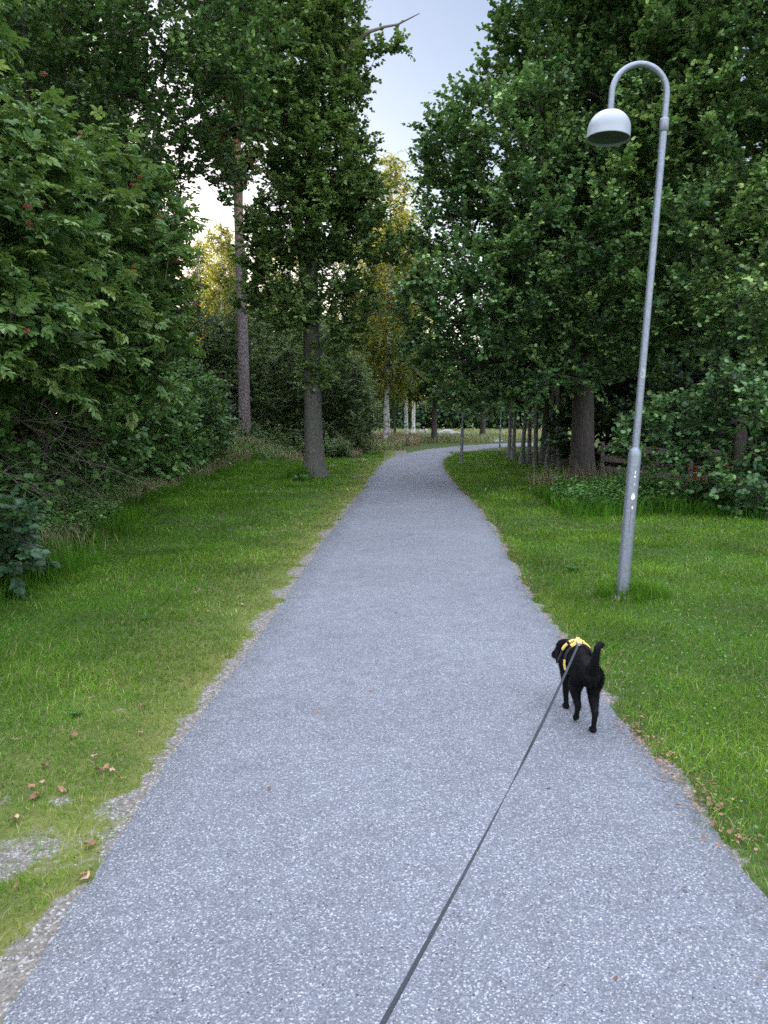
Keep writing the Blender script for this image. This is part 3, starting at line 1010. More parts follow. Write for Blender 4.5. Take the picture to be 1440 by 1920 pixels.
o = link('dead_branch', T.mesh('dead_branch', M['dead'], noise=.01), oak)
o['label'] = 'bare pale dead branch sticking out into the sky'

# --- pine
b = at(-6.72, 36.0)
make_tree('pine_tree', 'tall scots pine with a straight scaly trunk between elder and oak', 'tree', b,
          [(0, 0, 0), (-.02, 0, 6), (-.08, 0, 12), (-.1, 0, 17), (0, .1, 23)], .29,
          local([Bp(430, 262, 36, 60, 45, 1.4), Bp(405, 245, 35.7, 40, 22, 1.0), Bp(480, 190, 36, 60, 40, 1.6), Bp(420, 130, 36, 60, 50, 1.6), Bp(455, 20, 36, 90, 80, 2.0), Bp(440, 330, 35.6, 40, 18, .9), Bp(450, -80, 36, 90, 80, 2.0)], b),
          230, M['bark_pine'], M['pine'], mind=.4, twigs=10, nleaf=26, twig_len=.55, lsize=.24, shape=SLIM6*np.array([1, .8, 1]), seed=41, spread=1.0, r1=.45, tipr=.010)

# --- shrubs along the left thicket
HZ = [(-6.3, 10.0, 1.15, 2.0, 57, 'hazel', 'dark leafy shrub directly behind the dead elder twigs'),
      (-6.9, 15.4, 1.35, 3.0, 51, 'hazel', 'leafy green shrub under the elder beside the dead twigs'),
      (-6.5, 18.6, 1.5, 3.4, 52, 'hazel', 'bright green hazel shrub behind the dead twigs of the elder'),
      (-6.6, 22.4, 1.5, 3.6, 53, 'hazel', 'lighter green shrub with broad leaves left of the pine trunk'),
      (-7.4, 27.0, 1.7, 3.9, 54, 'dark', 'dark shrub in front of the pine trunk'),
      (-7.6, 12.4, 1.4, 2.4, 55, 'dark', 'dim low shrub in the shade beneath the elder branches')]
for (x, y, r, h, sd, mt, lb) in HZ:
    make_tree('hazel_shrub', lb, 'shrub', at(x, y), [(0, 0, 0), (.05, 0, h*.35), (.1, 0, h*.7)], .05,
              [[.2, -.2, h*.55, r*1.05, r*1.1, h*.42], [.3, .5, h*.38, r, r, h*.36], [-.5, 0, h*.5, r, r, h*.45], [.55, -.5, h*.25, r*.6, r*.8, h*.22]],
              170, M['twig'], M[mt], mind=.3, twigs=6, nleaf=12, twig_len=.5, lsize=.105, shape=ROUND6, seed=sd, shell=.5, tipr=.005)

# --- dense bushy willows closing the view behind the oak
W0, _, _ = make_tree('willow_tree', 'dense dark willow behind the oak trunk', 'tree', at(-3.4, 38.0), [(0, 0, 0), (.1, 0, 1.5), (.2, 0, 4), (.2, 0, 6)], .16,
                     [[0, 0, 4.2, 2.6, 2.3, 2.6], [-1.4, .3, 2.4, 1.9, 1.9, 2.0], [1.3, -.3, 2.2, 1.9, 1.8, 1.9], [0, -.6, 1.2, 2.0, 1.6, 1.1]],
                     240, M['bark_dark'], M['willow'], mind=.45, twigs=8, nleaf=18, twig_len=.75, lsize=.14, shape=SLIM6*np.array([1, 1.3, 1]), seed=61, shell=.5, droop=.25)
for (x, y, rz, s, lb) in [(-7.4, 41, 1.2, 1.05, 'dense dark willow to the left of the oak trunk, right of the pine'), (-11, 42, 2.6, 1.15, 'dark bushy willow on the pine trunk\'s left side'), (-3.0, 42.5, 4.0, .92, 'rounded dark willow reaching down to the path bend by the birches'),
                          (-5.6, 47, 5.1, 1.2, 'taller willow showing over the dense ones behind the oak'), (-4.2, 49, .4, 1.15, 'paler willow between the oak and the first birch')]:
    copy_thing(W0, at(x, y), rz, s, lb)

# --- birches
B0, _, _ = make_tree('birch_tree', 'nearest white trunked birch at the left side of the path bend', 'tree', at(.05, 50.0),
                     [(0, 0, 0), (.12, 0, 3), (.28, 0, 6), (.35, 0, 12), (.4, 0, 19)], .17,
                     [[.3, 0, 16, 1.5, 1.5, 3.2], [.4, 0, 11.5, 2.1, 2.1, 3.2], [.3, 0, 7.6, 2.2, 2.2, 2.2], [.8, -.3, 5.4, 1.5, 1.4, 1.5]],
                     230, M['bark_birch'], M['birch'], mind=.5, twigs=9, nleaf=24, twig_len=1.0, lsize=.105, seed=71, droop=.75, up=.1, shell=.4, r1=.2)
for (px, Y, rz, s, lb) in [(762, 62, 1.9, 1.0, 'slimmer white birch just right of the nearest one'), (729, 56, 3.7, .85, 'thin grey birch close behind the nearest birch trunk'), (775, 78, 5.0, 1.08, 'tall birch with yellow lit top far beyond the second birch'),
                           (418, 58, .9, .86, 'yellow backlit birch between the elder and the pine trunk'), (385, 66, 2.2, .92, 'golden birch half hidden by the elder berries'),
                           (505, 62, 4.4, .80, 'yellow green birch showing between pine and oak'), (545, 71, 1.1, 1.0, 'golden birch glimpsed through the left half of the oak crown'), (645, 66, .4, .92, 'golden birch glimpsed through the low right oak boughs'), (445, 74, 3.1, 1.0, 'tall golden birch directly behind the pine trunk'), (700, 68, 2.9, 1.0, 'yellow lit birch right of the oak crown')]:
    p = P(px, 820, Y)
    copy_thing(B0, at(p[0], Y), rz, s, lb)

# --- dark trunked trees by the bend
D0, _, _ = make_tree('small_tree', 'small tree with a dark bare trunk on the grass past the bend', 'tree', at(P(814, 829, 58)[0], 58.0),
                     [(0, 0, 0), (0, 0, 2.5), (.1, 0, 5), (.1, 0, 8)], .24, [[0, 0, 5.6, 2.4, 2.2, 2.2], [1.2, 0, 4.2, 1.8, 1.6, 1.4], [-1.3, 0, 4.6, 1.7, 1.6, 1.5]],
                     150, M['bark_dark'], M['oak'], mind=.5, twigs=8, nleaf=14, twig_len=.7, lsize=.15, seed=81, shell=.4)
copy_thing(D0, at(P(740, 820, 63)[0], 63), 2.0, (.45, .45, 1.0), 'slender dark stemmed tree between the two white birches')
copy_thing(D0, at(P(905, 815, 66)[0], 66), 4.0, (1.1, 1.1, .95), 'dark tree beyond the bend behind the second lamp')

# --- slender trees of the right hand wood
S0, _, _ = make_tree('slender_tree', 'thin dark stem standing at the path side edge of the right wood', 'tree', at(5.6, 33.2),
                     [(0, 0, 0), (.05, 0, 2.5), (-.05, .05, 5), (.05, 0, 9.5)], .085, [[0, 0, 6.6, 1.3, 1.3, 2.6], [.3, 0, 4.6, 1.3, 1.2, 1.2], [-.4, .4, 3.4, .8, .8, .5]],
                     110, M['bark_grey'], M['dark'], mind=.35, twigs=7, nleaf=14, twig_len=.55, lsize=.12, shape=ROUND6, seed=91, shell=.4, r1=.3)
r_ = random.Random(4)
for q, (px, Y) in enumerate([(962, 31.5), (978, 29), (992, 30), (1004, 26.5), (1016, 29), (1027, 25.5), (1039, 28), (1050, 24.5), (1060, 26.5), (1071, 23.8), (1081, 25.5), (1140, 27), (1160, 30)]):
    p = P(px, 860, Y)
    copy_thing(S0, at(p[0], Y), r_.uniform(0, 6.28), (1.0, 1.0, r_.uniform(.8, 1.15)), 'thin dark stem among the crowded stems left of the big alder trunk' if q < 11 else 'thin dark stem behind the big alder trunk and the fence',
               group='slender stems of the right wood' if q < 11 else 'slender stems behind the fence').rotation_euler = (r_.uniform(-.07, .07), r_.uniform(-.09, .09), r_.uniform(0, 6.28))

# --- tall forest trees: behind the elder and behind the right hand wood
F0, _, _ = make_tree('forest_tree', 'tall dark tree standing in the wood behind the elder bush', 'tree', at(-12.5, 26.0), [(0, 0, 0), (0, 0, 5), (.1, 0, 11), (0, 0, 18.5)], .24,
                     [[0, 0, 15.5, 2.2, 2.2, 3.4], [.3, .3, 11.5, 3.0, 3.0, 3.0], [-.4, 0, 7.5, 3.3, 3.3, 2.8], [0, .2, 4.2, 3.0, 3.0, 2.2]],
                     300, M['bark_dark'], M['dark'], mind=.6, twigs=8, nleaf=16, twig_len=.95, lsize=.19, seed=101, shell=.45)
g1 = 'forest trees behind the elder'
F0['group'] = g1
for (x, y, s) in [(-17, 28, 1.1), (-12.5, 33, 1.0), (-17.5, 36, 1.12), (-14.0, 41, 1.05), (-20, 44, 1.2), (-24, 36, 1.25), (-15.5, 20, 1.0), (-12.6, 14.5, .9), (-13, 6, .9), (-21, 26, 1.2), (-18.5, 50, 1.1), (-27, 46, 1.3), (-11.5, 21, .95), (-23, 54, 1.2), (-38, 82, 1.1), (-33, 88, 1.1), (-28, 92, 1.1), (-42, 77, 1.15), (-26, 88, 1.0), (-21.5, 89, 1.02), (-17, 88, .98), (-12.5, 90, 1.0), (-9, 88, .95)]:
    copy_thing(F0, at(x, y), r_.uniform(0, 6.28), s, None, g1)
g2 = 'forest trees behind the fence'
for (x, y, s) in [(9.5, 27, .95), (14.5, 25, 1.0), (12.5, 33, 1.05), (19, 31, 1.1), (8.2, 37, .9), (15, 42, 1.15), (19, 21, .95), (22, 40, 1.2), (10.5, 46, 1.0)]:
    copy_thing(F0, at(x, y), r_.uniform(0, 6.28), s, 'tall dark forest tree behind the fence and the big alder', g2)

# dark understorey shrubs behind the fence
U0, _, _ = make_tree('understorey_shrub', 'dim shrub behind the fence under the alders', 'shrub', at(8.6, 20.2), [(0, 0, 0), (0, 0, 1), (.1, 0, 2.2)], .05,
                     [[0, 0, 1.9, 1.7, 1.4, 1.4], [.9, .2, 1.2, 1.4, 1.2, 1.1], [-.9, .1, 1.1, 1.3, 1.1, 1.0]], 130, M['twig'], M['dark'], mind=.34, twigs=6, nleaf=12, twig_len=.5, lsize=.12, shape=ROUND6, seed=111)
U0['group'] = 'shrubs behind the fence'
for (x, y, s) in [(11.2, 20.5, 1.15), (13.6, 18.8, 1.1), (7.4, 23.5, 1.1), (10, 24, 1.2)]:
    copy_thing(U0, at(x, y), r_.uniform(0, 6.28), s)

# far tree line
rng = np.random.default_rng(130)
bl = []
for x in np.arange(-75, 95, 5.5):
    h = rng.uniform(9, 15) if x > -8 else rng.uniform(10, 17)
    y = rng.uniform(100, 128)
    bl.append([x, y, h*.55, rng.uniform(3.2, 4.6), 3.5, h*.5])
    bl.append([x+2.5, y-3, h*.28, 3.4, 3, h*.3])
    bl.append([x+1, y+2, 1.6, 3.6, 3, 2.2])
pts = sample_blobs(bl, 2100, rng, .6, .5)
n = 2100*40
c = np.repeat(pts, n//len(pts)+1, 0)[:n]
pos = c + rng.normal(size=(n, 3))*np.array([.9, .9, .8])
V, F, R = leaves(pos, rvec(n, rng), np.array([0, 0, .6])+rng.normal(size=(n, 3))*.6, .62*(.6+.7*rng.random(n)), np.clip(rng.random(n)*.8+.1, 0, 1), LEAF6)
V[:, 2] += H(V[:, 0], V[:, 1])
tag(link('far_wood', mesh_np('far_wood', V, [F], M['dark'], attrs={'rnd': R})), 'far dark wood closing the meadow', 'woods', kind='stuff')

# leafy undergrowth (nettles, bramble) as ground cover


def undergrowth(label, cells, mat, seed, lsize, hgt, per=34):
    rng = np.random.default_rng(seed)
    P0 = []
    for (x0, x1, y0, y1, n) in cells:
        P0.append(np.stack([x0+rng.random(n)*(x1-x0), y0+rng.random(n)*(y1-y0)], 1))
    P0 = np.concatenate(P0)
    n = len(P0)
    h = hgt*(.4+.7*rng.random(n))*(1+.4*vnoise(P0[:, 0], P0[:, 1], 2.5, seed+1))
    ln = rng.normal(size=(n, 2))*.25
    t = (np.arange(per)+1)/per
    z0 = H(P0[:, 0], P0[:, 1])
    pos = np.stack([P0[:, :1]+ln[:, :1]*h[:, None]*t, P0[:, 1:]+ln[:, 1:]*h[:, None]*t, z0[:, None]+h[:, None]*t], -1)
    az = rng.random((n, per))*6.28
    d = np.stack([np.cos(az), np.sin(az), np.full_like(az, -.1)], -1) + rng.normal(size=(n, per, 3))*.15
    pos = pos + d*.02
    nr = np.array([0, 0, 1.]) + rng.normal(size=(n, per, 3))*.3
    sz = lsize*(.6+.6*rng.random((n, per)))*(1.2-.5*t)
    rn = np.clip(.55*rng.random((n, per))+.35*t, 0, 1)
    V, F, R = leaves(pos.reshape(-1, 3), d.reshape(-1, 3), nr.reshape(-1, 3), sz.ravel(), rn.ravel(), LEAF6)
    o = link('undergrowth', mesh_np('undergrowth', V, [F], mat, attrs={'rnd': R}))
    tag(o, label, 'undergrowth', kind='stuff')


undergrowth('nettle undergrowth in front of the wooden fence', [(3.4, 7.2, 13.2, 15.8, 420), (5, 9, 15, 17.5, 260)], M['weed'], 201, .085, .5)
undergrowth('leafy weeds along the foot of the left thicket', [(-6.8, -5.2, 11, 16, 330), (-6.6, -5.4, 16, 24, 300), (-6.2, -4.3, 8.0, 12.0, 700), (-7, -4, 29, 36, 200)], M['hazel'], 202, .075, .38)
undergrowth('bramble cover at the foot of the willows by the bend', [(-3.6, -1.6, 33, 37, 260), (-3.2, -.9, 37, 43, 300), (-9, -3.4, 34, 38, 300)], M['willow'], 203, .12, .9)

# low broad leaved weeds in the lawns
rng = np.random.default_rng(77)


def rosette(seed, n, L):
    rg = np.random.default_rng(seed)
    az = np.arange(n)*2.4 + rg.normal(size=n)*.2
    d = np.stack([np.cos(az), np.sin(az), .3+1.1*rg.random(n)], 1)
    V, F, R = leaves(np.zeros((n, 3))+[0, 0, .005], d, np.array([0, 0, 1.])+rg.normal(size=(n, 3))*.1, L*(.6+.6*rg.random(n)), .35+.5*rg.random(n), SLIM6*np.array([1, .8, 2.6]))
    return mesh_np('weed', V, [F], M['weed'], attrs={'rnd': R})


wm = rosette(1, 26, .12)
w0 = None
WP = [(1075, 1072, 'broad leaved weed rosette on the lawn between path and lamp', .9), 
      (270, 1165, 'weed rosette in the middle of the left lawn', .4), (140, 1345, 'pale tuft of weed beside the bare patch', .4),
      (560, 905, 'dark weed clump at the oak foot', 2.4)]
for (px, py, lb, s) in WP:
    g = G(px, py)
    o = link('weed', wm)
    o.location = (float(g[0]), float(g[1]), float(H(g[0], g[1])))
    o.rotation_euler = (0, 0, float(rng.random()*6.28))
    o.scale = (s, s, s)
    tag(o, lb, 'weed', 'weeds in the lawns')

# clover and small broad leaves mixed through the right lawn
n = 16000
x = rng.uniform(.8, 9, n)
y = rng.uniform(2.0, 11, n)**1.0
d_ = x - edge_x(RE, y)
k = (d_ > .03) & (x < .56*y+2.5) & (vnoise(x, y, 2.0, 31) > -.12)
x, y = x[k], y[k]
n = len(x)
az = rng.random(n)*6.28
pos = np.stack([x, y, H(x, y)+.02+.035*rng.random(n)], 1)
V, F, R = leaves(pos, np.stack([np.cos(az), np.sin(az), .15*rng.normal(size=n)], 1), np.array([0, 0, 1.])+rng.normal(size=(n, 3))*.35, .0125*(.6+.8*rng.random(n)), .3+.5*rng.random(n), ROUND6)
tag(link('clover', mesh_np('clover', V, [F], M['weed'], attrs={'rnd': R})), 'clover leaves mixed through the right lawn', 'clover', kind='stuff')

# grass tuft at the lamp foot and oak foot
LB = G(1166, 1122)


def tuft(label, c, rx, ry, n, h, w, lo, hi, mat):
    rg = np.random.default_rng(int(abs(c[0]*100)))
    a = rg.random(n)*6.28
    r = rg.random(n)**.6
    x = c[0] + np.cos(a)*r*rx
    y = c[1] + np.sin(a)*r*ry
    hh = h*(.4+.7*rg.random(n))*(1.1-.5*r)
    o = link('grass_tuft', grass_mesh('grass_tuft', x, y, hh, w*(.7+.6*rg.random(n)), lo+(hi-lo)*rg.random(n), rg, mat, .75))
    tag(o, label, 'grass tuft')


tuft('long bluish green grass tuft around the lamp foot', (LB[0]+.12, LB[1]+.06), (.36), .27, 1000, .25, .0030, .05, .62, M['grass'])
tuft('shaggy tuft of weeds at the oak foot', (-2.45, 21.95), .42, .35, 700, .5, .008, 0, .6, M['grass'])

# ------------------------------------------------------------------ fallen leaves
flm = []
for sd in range(3):
    rg = np.random.default_rng(300+sd)
    a = np.linspace(0, 2*PI, 13)[:-1]
    rr = .5*(1+.22*np.sin(a*5+sd)+.1*rg.normal(size=12))
    ring = np.stack([np.cos(a)*rr*1.25, np.sin(a)*rr*.8, .25*np.sin(a*2+sd)*rr+.12+.1*rg.normal(size=12)], 1)
    V = np.concatenate([[[0, 0, .02]], ring])
    k = np.arange(12)
    flm.append(mesh_np('fallen_leaf', V, [np.stack([np.zeros(12, int), 1+k, 1+(k+1) % 12], 1)], M['fallen'], attrs={'rnd': np.full(13, .2+.3*sd)}, smooth=True))
FL = [(84, 1442), (58, 1482), (82, 1472), (62, 1503), (71, 1497), (27, 1544), (33, 1670), (157, 1648), (163, 1651), (168, 1590), (199, 1446), (212, 1452), (186, 1450), (230, 1466), (177, 1424), (138, 1386), (117, 1488), (28, 1398), (268, 1330), (262, 1379), (401, 1313), (213, 1269), (420, 1130), (455, 1138), (468, 1150), (390, 1150)]
for q, (px, py) in enumerate(FL):
    g = G(px, py)
    o = link('fallen_leaf', flm[q % 3])
    s = random.uniform(.024, .044)
    o.location = (float(g[0]), float(g[1]), float(H(g[0], g[1]))+.02)
    o.scale = (s, s, s)
    o.rotation_euler = (random.uniform(-.4, .4), random.uniform(-.4, .4), random.uniform(0, 6.28))
    tag(o, 'curled brown fallen leaf on the worn left verge', 'fallen leaf', 'fallen leaves on the left verge')
for q in range(26):
    y = 3.0 + 9*random.random()
    x = float(edge_x(RE, y)) + random.uniform(.02, 1.6)**1.3
    if x > .54*y: continue
    o = link('fallen_leaf', flm[q % 3])
    s = random.uniform(.02, .035)
    o.location = (x, y, float(H(x, y))+.04)
    o.scale = (s, s, s)
    o.rotation_euler = (random.uniform(-.5, .5), random.uniform(-.5, .5), random.uniform(0, 6.28))
    tag(o, 'small brown fallen leaf lying in the right lawn', 'fallen leaf', 'fallen leaves in the right lawn')

rg = np.random.default_rng(88)
n = 2600
y = 2.4 + 26*rg.random(n)**1.3
x = edge_x(RE, y) + .06*rg.normal(size=n) + .03
k = vnoise(x, y*1.0, 2.6, 51) > -.12
x, y = x[k], y[k]
yy = 11 + 26*rg.random(420)
tt = rg.random(420)
xx = edge_x(LE, yy)*(1-tt) + edge_x(RE, yy)*tt
y3 = 9+20*rg.random(260)
x3 = edge_x(LE, y3) - .1*np.abs(rg.normal(size=260))
y4 = 1.8+9*rg.random(60)**1.4
t4 = rg.random(60)
x4 = edge_x(LE, y4)*(1-t4) + edge_x(RE, y4)*t4
x, y = np.concatenate([x, xx, x3, x4]), np.concatenate([y, yy, y3, y4])
n = len(x)
az = rg.random(n)*6.28
pos = np.stack([x, y, H(x, y)+.026+.01*rg.random(n)], 1)
V, F, R = leaves(pos, np.stack([np.cos(az), np.sin(az), .1*rg.normal(size=n)], 1), np.array([0, 0, 1.])+rg.normal(size=(n, 3))*.4, .019*(.4+.9*rg.random(n)), .55*rg.random(n)**1.5, LEAF6)
tag(link('leaf_litter', mesh_np('leaf_litter', V, [F], M['fallen'], attrs={'rnd': R})), 'crumbled brown leaf litter along the path edges', 'leaf litter', kind='stuff')

# ------------------------------------------------------------------ boulders in the meadow


def boulder(sd, fx, fy, fz):
    bm = bmesh.new()
    bmesh.ops.create_icosphere(bm, subdivisions=3, radius=1)
    rg = np.random.default_rng(sd)
    ks = rg.normal(size=(5, 3))*1.7
    ph = rg.random(5)*6.28
    for v in bm.verts:
        p = np.array(v.co)
        d = 1 + sum(.09*math.sin(float(ks[i]@p)+ph[i]) for i in range(5))
        q = np.sign(p)*np.abs(p)**.8
        v.co = Vector((q[0]*d*fx, q[1]*d*fy, q[2]*d*fz))
    me = bpy.data.meshes.new('boulder')
    bm.to_mesh(me)
    bm.free()
    me.materials.append(M['rock'])
    return me


for q, (px, py, Y, w, h, lb) in enumerate([(778, 818, 74, .75, .35, 'low grey boulder at the left end of the boulder row'), (790, 814, 76, .6, .55, 'rounded grey boulder beside the low one on the left'), (800, 815, 73, .42, .75, 'upright white boulder left of the dark tree trunk'),
                                           (826, 816, 75, .8, .45, 'grey boulder right of the dark tree trunk'), (838, 813, 76, 1.15, .55, 'big flat white boulder in the meadow'), (855, 815, 74, 1.0, .42, 'long grey boulder next to the big white one'), (845, 820, 70, .7, .3, 'small low boulder in front of the big white one'),
                                           (788, 821, 70, .6, .26, 'small sunken boulder in front of the left pair'), (905, 826, 62, 1.0, .2, 'flat pale stone slab beside the path exit'), (930, 828, 58, .9, .16, 'flat stone slab at the far right of the path')]):
    p = P(px, py, Y)
    o = link('boulder', boulder(400+q, w*.72, w*.5, h*.85))
    o.location = (float(p[0]), float(Y), float(H(p[0], Y)) + h*.45)
    o.rotation_euler = (0, 0, q*.7)
    tag(o, lb, 'boulder', 'boulders in the meadow')

# ------------------------------------------------------------------ street lamps


def lathe(prof, k=32, origin=(0, 0, 0), cap_bottom=False):
    prof = np.array(prof, float)
    a = np.arange(k)*2*PI/k
    V = np.stack([prof[:, 0][:, None]*np.cos(a), prof[:, 0][:, None]*np.sin(a), np.repeat(prof[:, 1][:, None], k, 1)], -1).reshape(-1, 3) + np.array(origin)
    m = len(prof)
    i = np.arange(m-1)[:, None]*k
    j = np.arange(k)[None, :]
    j2 = (j+1) % k
    F = np.stack([i+j, i+j2, i+k+j2, i+k+j], -1).reshape(-1, 4)
    return V, F


lean = math.radians(2.75)
lamp = empty('street_lamp', LB + np.array([0, 0, -.02]), (0, lean, 0))
tag(lamp, 'tall galvanised lamp with bent neck and white dome standing in the right lawn', 'street lamp', 'lamps along the path')
V, F = lathe([(.0575, -.25), (.0575, .05), (.0575, 1.36), (.056, 1.385), (.046, 1.415), (.0335, 1.43), (.0335, 1.44)], 28)
base_part = link('base_pole', mesh_np('base_pole', V, [F], M['steel'], smooth=True), lamp)
V, F = lathe([(.0335, 1.42), (.0315, 2.5), (.0305, 4.22)], 28)
pole_part = link('pole', mesh_np('pole', V, [F], M['steel'], smooth=True), lamp)
V, F = lathe([(.031, 4.17), (.040, 4.18), (.040, 4.265), (.0375, 4.28), (.028, 4.285)], 28)
link('collar', mesh_np('collar', V, [F], M['steel'], smooth=True), lamp)
T = Tubes()
R_, zc = .238, 4.47
ap = [(0, 0, 4.24), (0, 0, 4.36)]
for q in range(25):
    a = q/24*PI
    ap.append((-R_+R_*math.cos(a), 0, zc+R_*math.sin(a)*1.02))
ap += [(-2*R_, 0, 4.40), (-2*R_, 0, 4.30)]
T.tube(np.array(ap), np.full(len(ap), .0265), 16)
link('neck', T.mesh('neck', M['steel']), lamp)
SX = -2*R_
ds, hs, zt = .183, .235, 4.325
pr = []
for q in range(15):
    a = q/14*PI/2
    pr.append((max(.002, ds*math.sin(a)**.92), zt-.165*(1-math.cos(a))))
pr += [(ds*1.0, zt-hs+.01), (ds*1.012, zt-hs), (ds*.985, zt-hs), (ds*.975, zt-hs+.012), (ds*.95, zt-.16), (ds*.6, zt-.05)]
V, F = lathe(pr, 48, (SX, 0, 0))
shade = link('lamp_shade', mesh_np('lamp_shade', V, [F], M['shade'], smooth=True), lamp)
V, F = lathe([(.001, zt-hs+.030), (.05, zt-hs+.026), (ds*.965, zt-hs+.022)], 48, (SX, 0, 0))
link('lens', mesh_np('lens', V, [F], M['lens'], smooth=True), shade)


def on_pole(fn, r, col, name, parent, zs, phis):
    """thin curved decal that follows the pole"""
    pass


def decal(name, parent, r, poly, mat, k0=-PI/2, z0=0.0):
    """poly: (arc metres, height metres) outline, wrapped on a cylinder of radius r"""
    V, tri = [], []
    c = np.mean(poly, 0)
    allp = [tuple(c)] + [tuple(p) for p in poly]
    for (s, h) in allp:
        a = k0 + s/r
        V.append((r*math.cos(a), r*math.sin(a), z0+h))
    n = len(poly)
    k = np.arange(n)
    tri = np.stack([np.zeros(n, int), 1+k, 1+(k+1) % n], 1)
    return link(name, mesh_np(name, V, [tri], mat), parent)


def blobpoly(rx, ry, sd, n=14):
    rg = random.Random(sd)
    return [(rx*math.cos(a)*(1+.25*math.sin(2*a+sd)), ry*math.sin(a)*(1+.2*math.cos(3*a+sd))) for a in [i/n*2*PI for i in range(n)]]


for (s, z, rx, ry, sd) in [(-.050, .985, .015, .030, 1), (-.058, .885, .008, .014, 2), (-.032, 1.17, .006, .009, 3), (-.052, 1.21, .005, .013, 4), (-.028, 1.10, .004, .008, 5)]:
    decal('paint_fleck', base_part, .0580, blobpoly(rx, ry, sd), M['whitepaint'], z0=z)
# scribble sticker on the upper pole
stk = decal('sticker', pole_part, .0340, [(-.021, -.035), (.0, -.045), (.021, -.03), (.021, .035), (-.005, .045), (-.021, .03)], M['shade'], z0=2.10)
rg = random.Random(12)
V, Q = [], []
for q in range(9):
    s0, h0 = rg.uniform(-.017, .008), rg.uniform(-.033, .026)
    s1, h1 = s0+rg.uniform(-.002, .014), h0+rg.uniform(-.016, .02)
    nrm = np.array([-(h1-h0), s1-s0])
    nrm = nrm/np.linalg.norm(nrm)*.0016
    b0 = len(V)
    for (s, h) in ((s0-nrm[0], h0-nrm[1]), (s0+nrm[0], h0+nrm[1]), (s1+nrm[0], h1+nrm[1]), (s1-nrm[0], h1-nrm[1])):
        a = -PI/2 + s/.0345
        V.append((.0345*math.cos(a), .0345*math.sin(a), 2.10+h))
    Q.append((b0, b0+1, b0+2, b0+3))
link('scribble', mesh_np('scribble', V, [np.array(Q)], M['ink']), stk)
hp = [(x_*.030, y_*.125) for (x_, y_) in [(-.8, -1), (.8, -1), (1, -.93), (1, .93), (.8, 1), (-.8, 1), (-1, .93), (-1, -.93)]]
hatch = decal('hatch', base_part, .0588, hp, M['steel'], k0=-PI/2+.35, z0=.80)
T = Tubes()
op = np.array([(.0591*math.cos(-PI/2+.35+s_/.0591), .0591*math.sin(-PI/2+.35+s_/.0591), .80+h_) for (s_, h_) in hp+hp[:1]])
T.tube(op, np.full(9, .0011), 4)
link('seam', T.mesh('seam', M['lens']), hatch)
# concrete lump at the foot
V, F = lathe([(.001, .06), (.07, .055), (.12, .03), (.15, -.03)], 14)
V[:, :2] *= 1+.12*np.sin(V[:, [1, 0]]*40)
link('footing', mesh_np('footing', V, [F], M['dirt'], smooth=True), lamp)

for (px, py, rz, lb) in [(865, 868, .2, 'second lamp pole at the inside of the path bend'), (937, 842, .1, 'farthest lamp pole by the path exit on the right')]:
    g = G(px, py)
    c = copy_thing(lamp, g + np.array([0, 0, -.02]), 0, 1.0, lb)
    c.rotation_euler = (0, math.radians(.8), 0)

# ------------------------------------------------------------------ fence, frame and added sun-patch panel behind the alder shrub


def box_between(p, q, w, h, name, mat, parent, seed=0):
    """board from p to q (centre line), w thick, h high, slightly worn"""
    p, q = np.array(p, float), np.array(q, float)
    d = unit(q-p)
    s = unit(np.cross(d, [0, 0, 1.])) if abs(d[2]) < .9 else np.array([1., 0, 0])
    u = np.cross(s, d)
    rg = np.random.default_rng(seed)
    bm = bmesh.new()
    nseg = 6
    rows = []
    for t in np.linspace(0, 1, nseg):
        c = p+(q-p)*t + u*rg.normal()*.006
        rows.append([bm.verts.new(c + s*a*w/2 + u*b_*(h/2+rg.normal()*.003)) for (a, b_) in ((-1, -1), (1, -1), (1, 1), (-1, 1))])
    for a, b_ in zip(rows[:-1], rows[1:]):
        for k in range(4):
            bm.faces.new((a[k], a[(k+1) % 4], b_[(k+1) % 4], b_[k]))
    bm.faces.new(rows[0][::-1])
    bm.faces.new(rows[-1])
    bmesh.ops.recalc_face_normals(bm, faces=bm.faces)
    bmesh.ops.bevel(bm, geom=[e for e in bm.edges if e.calc_face_angle(0) > .8], offset=.006, segments=1, affect='EDGES')
    me = bpy.data.meshes.new(name)
    bm.to_mesh(me)
    bm.free()
    me.materials.append(mat)
    return link(name, me, parent)


A = P(1126, 900, 19.2)
Bq = P(1292, 930, 16.2)
Cq = P(1452, 940, 15.0)
fence = empty('wooden_fence', (A[0], A[1], 0))
tag(fence, 'weathered wooden slat fence under the alder branches', 'fence')
org = np.array([A[0], A[1], 0])
mid = (A+Bq)/2
for (p, q) in ((A, mid), (mid, Bq), (Bq, Cq)):
    for k, z in enumerate((.15, .42, .69, .96)):
        d = unit(q-p)
        box_between(np.array([p[0], p[1], z])+d*.005-org, np.array([q[0], q[1], z])-d*.005-org, .025, .155, 'board', M['plank'], fence, k)
for p in (A, mid, Bq, Cq):
    nb = np.array([.05, .085, 0])
    box_between(np.array([p[0], p[1], -.1])-org+nb, np.array([p[0], p[1], 1.12])-org+nb, .09, .09, 'post', M['bark_dark'], fence, 9)

fr = P(1382, 870, 14.3)
frame = empty('garden_structure', (fr[0], fr[1], 0))
tag(frame, 'brown timber post and cross beam half hidden by leaves at the right edge', 'timber frame')
box_between((0, 0, -.1), (0, 0, 1.60), .22, .20, 'post', M['plank'], frame, 3)
box_between((2.2, .1, -.1), (2.2, .1, 1.60), .22, .20, 'post', M['plank'], frame, 4)
box_between((-.2, 0, 1.665), (2.5, .1, 1.665), .12, .12, 'beam', M['bark_dark'], frame, 5)

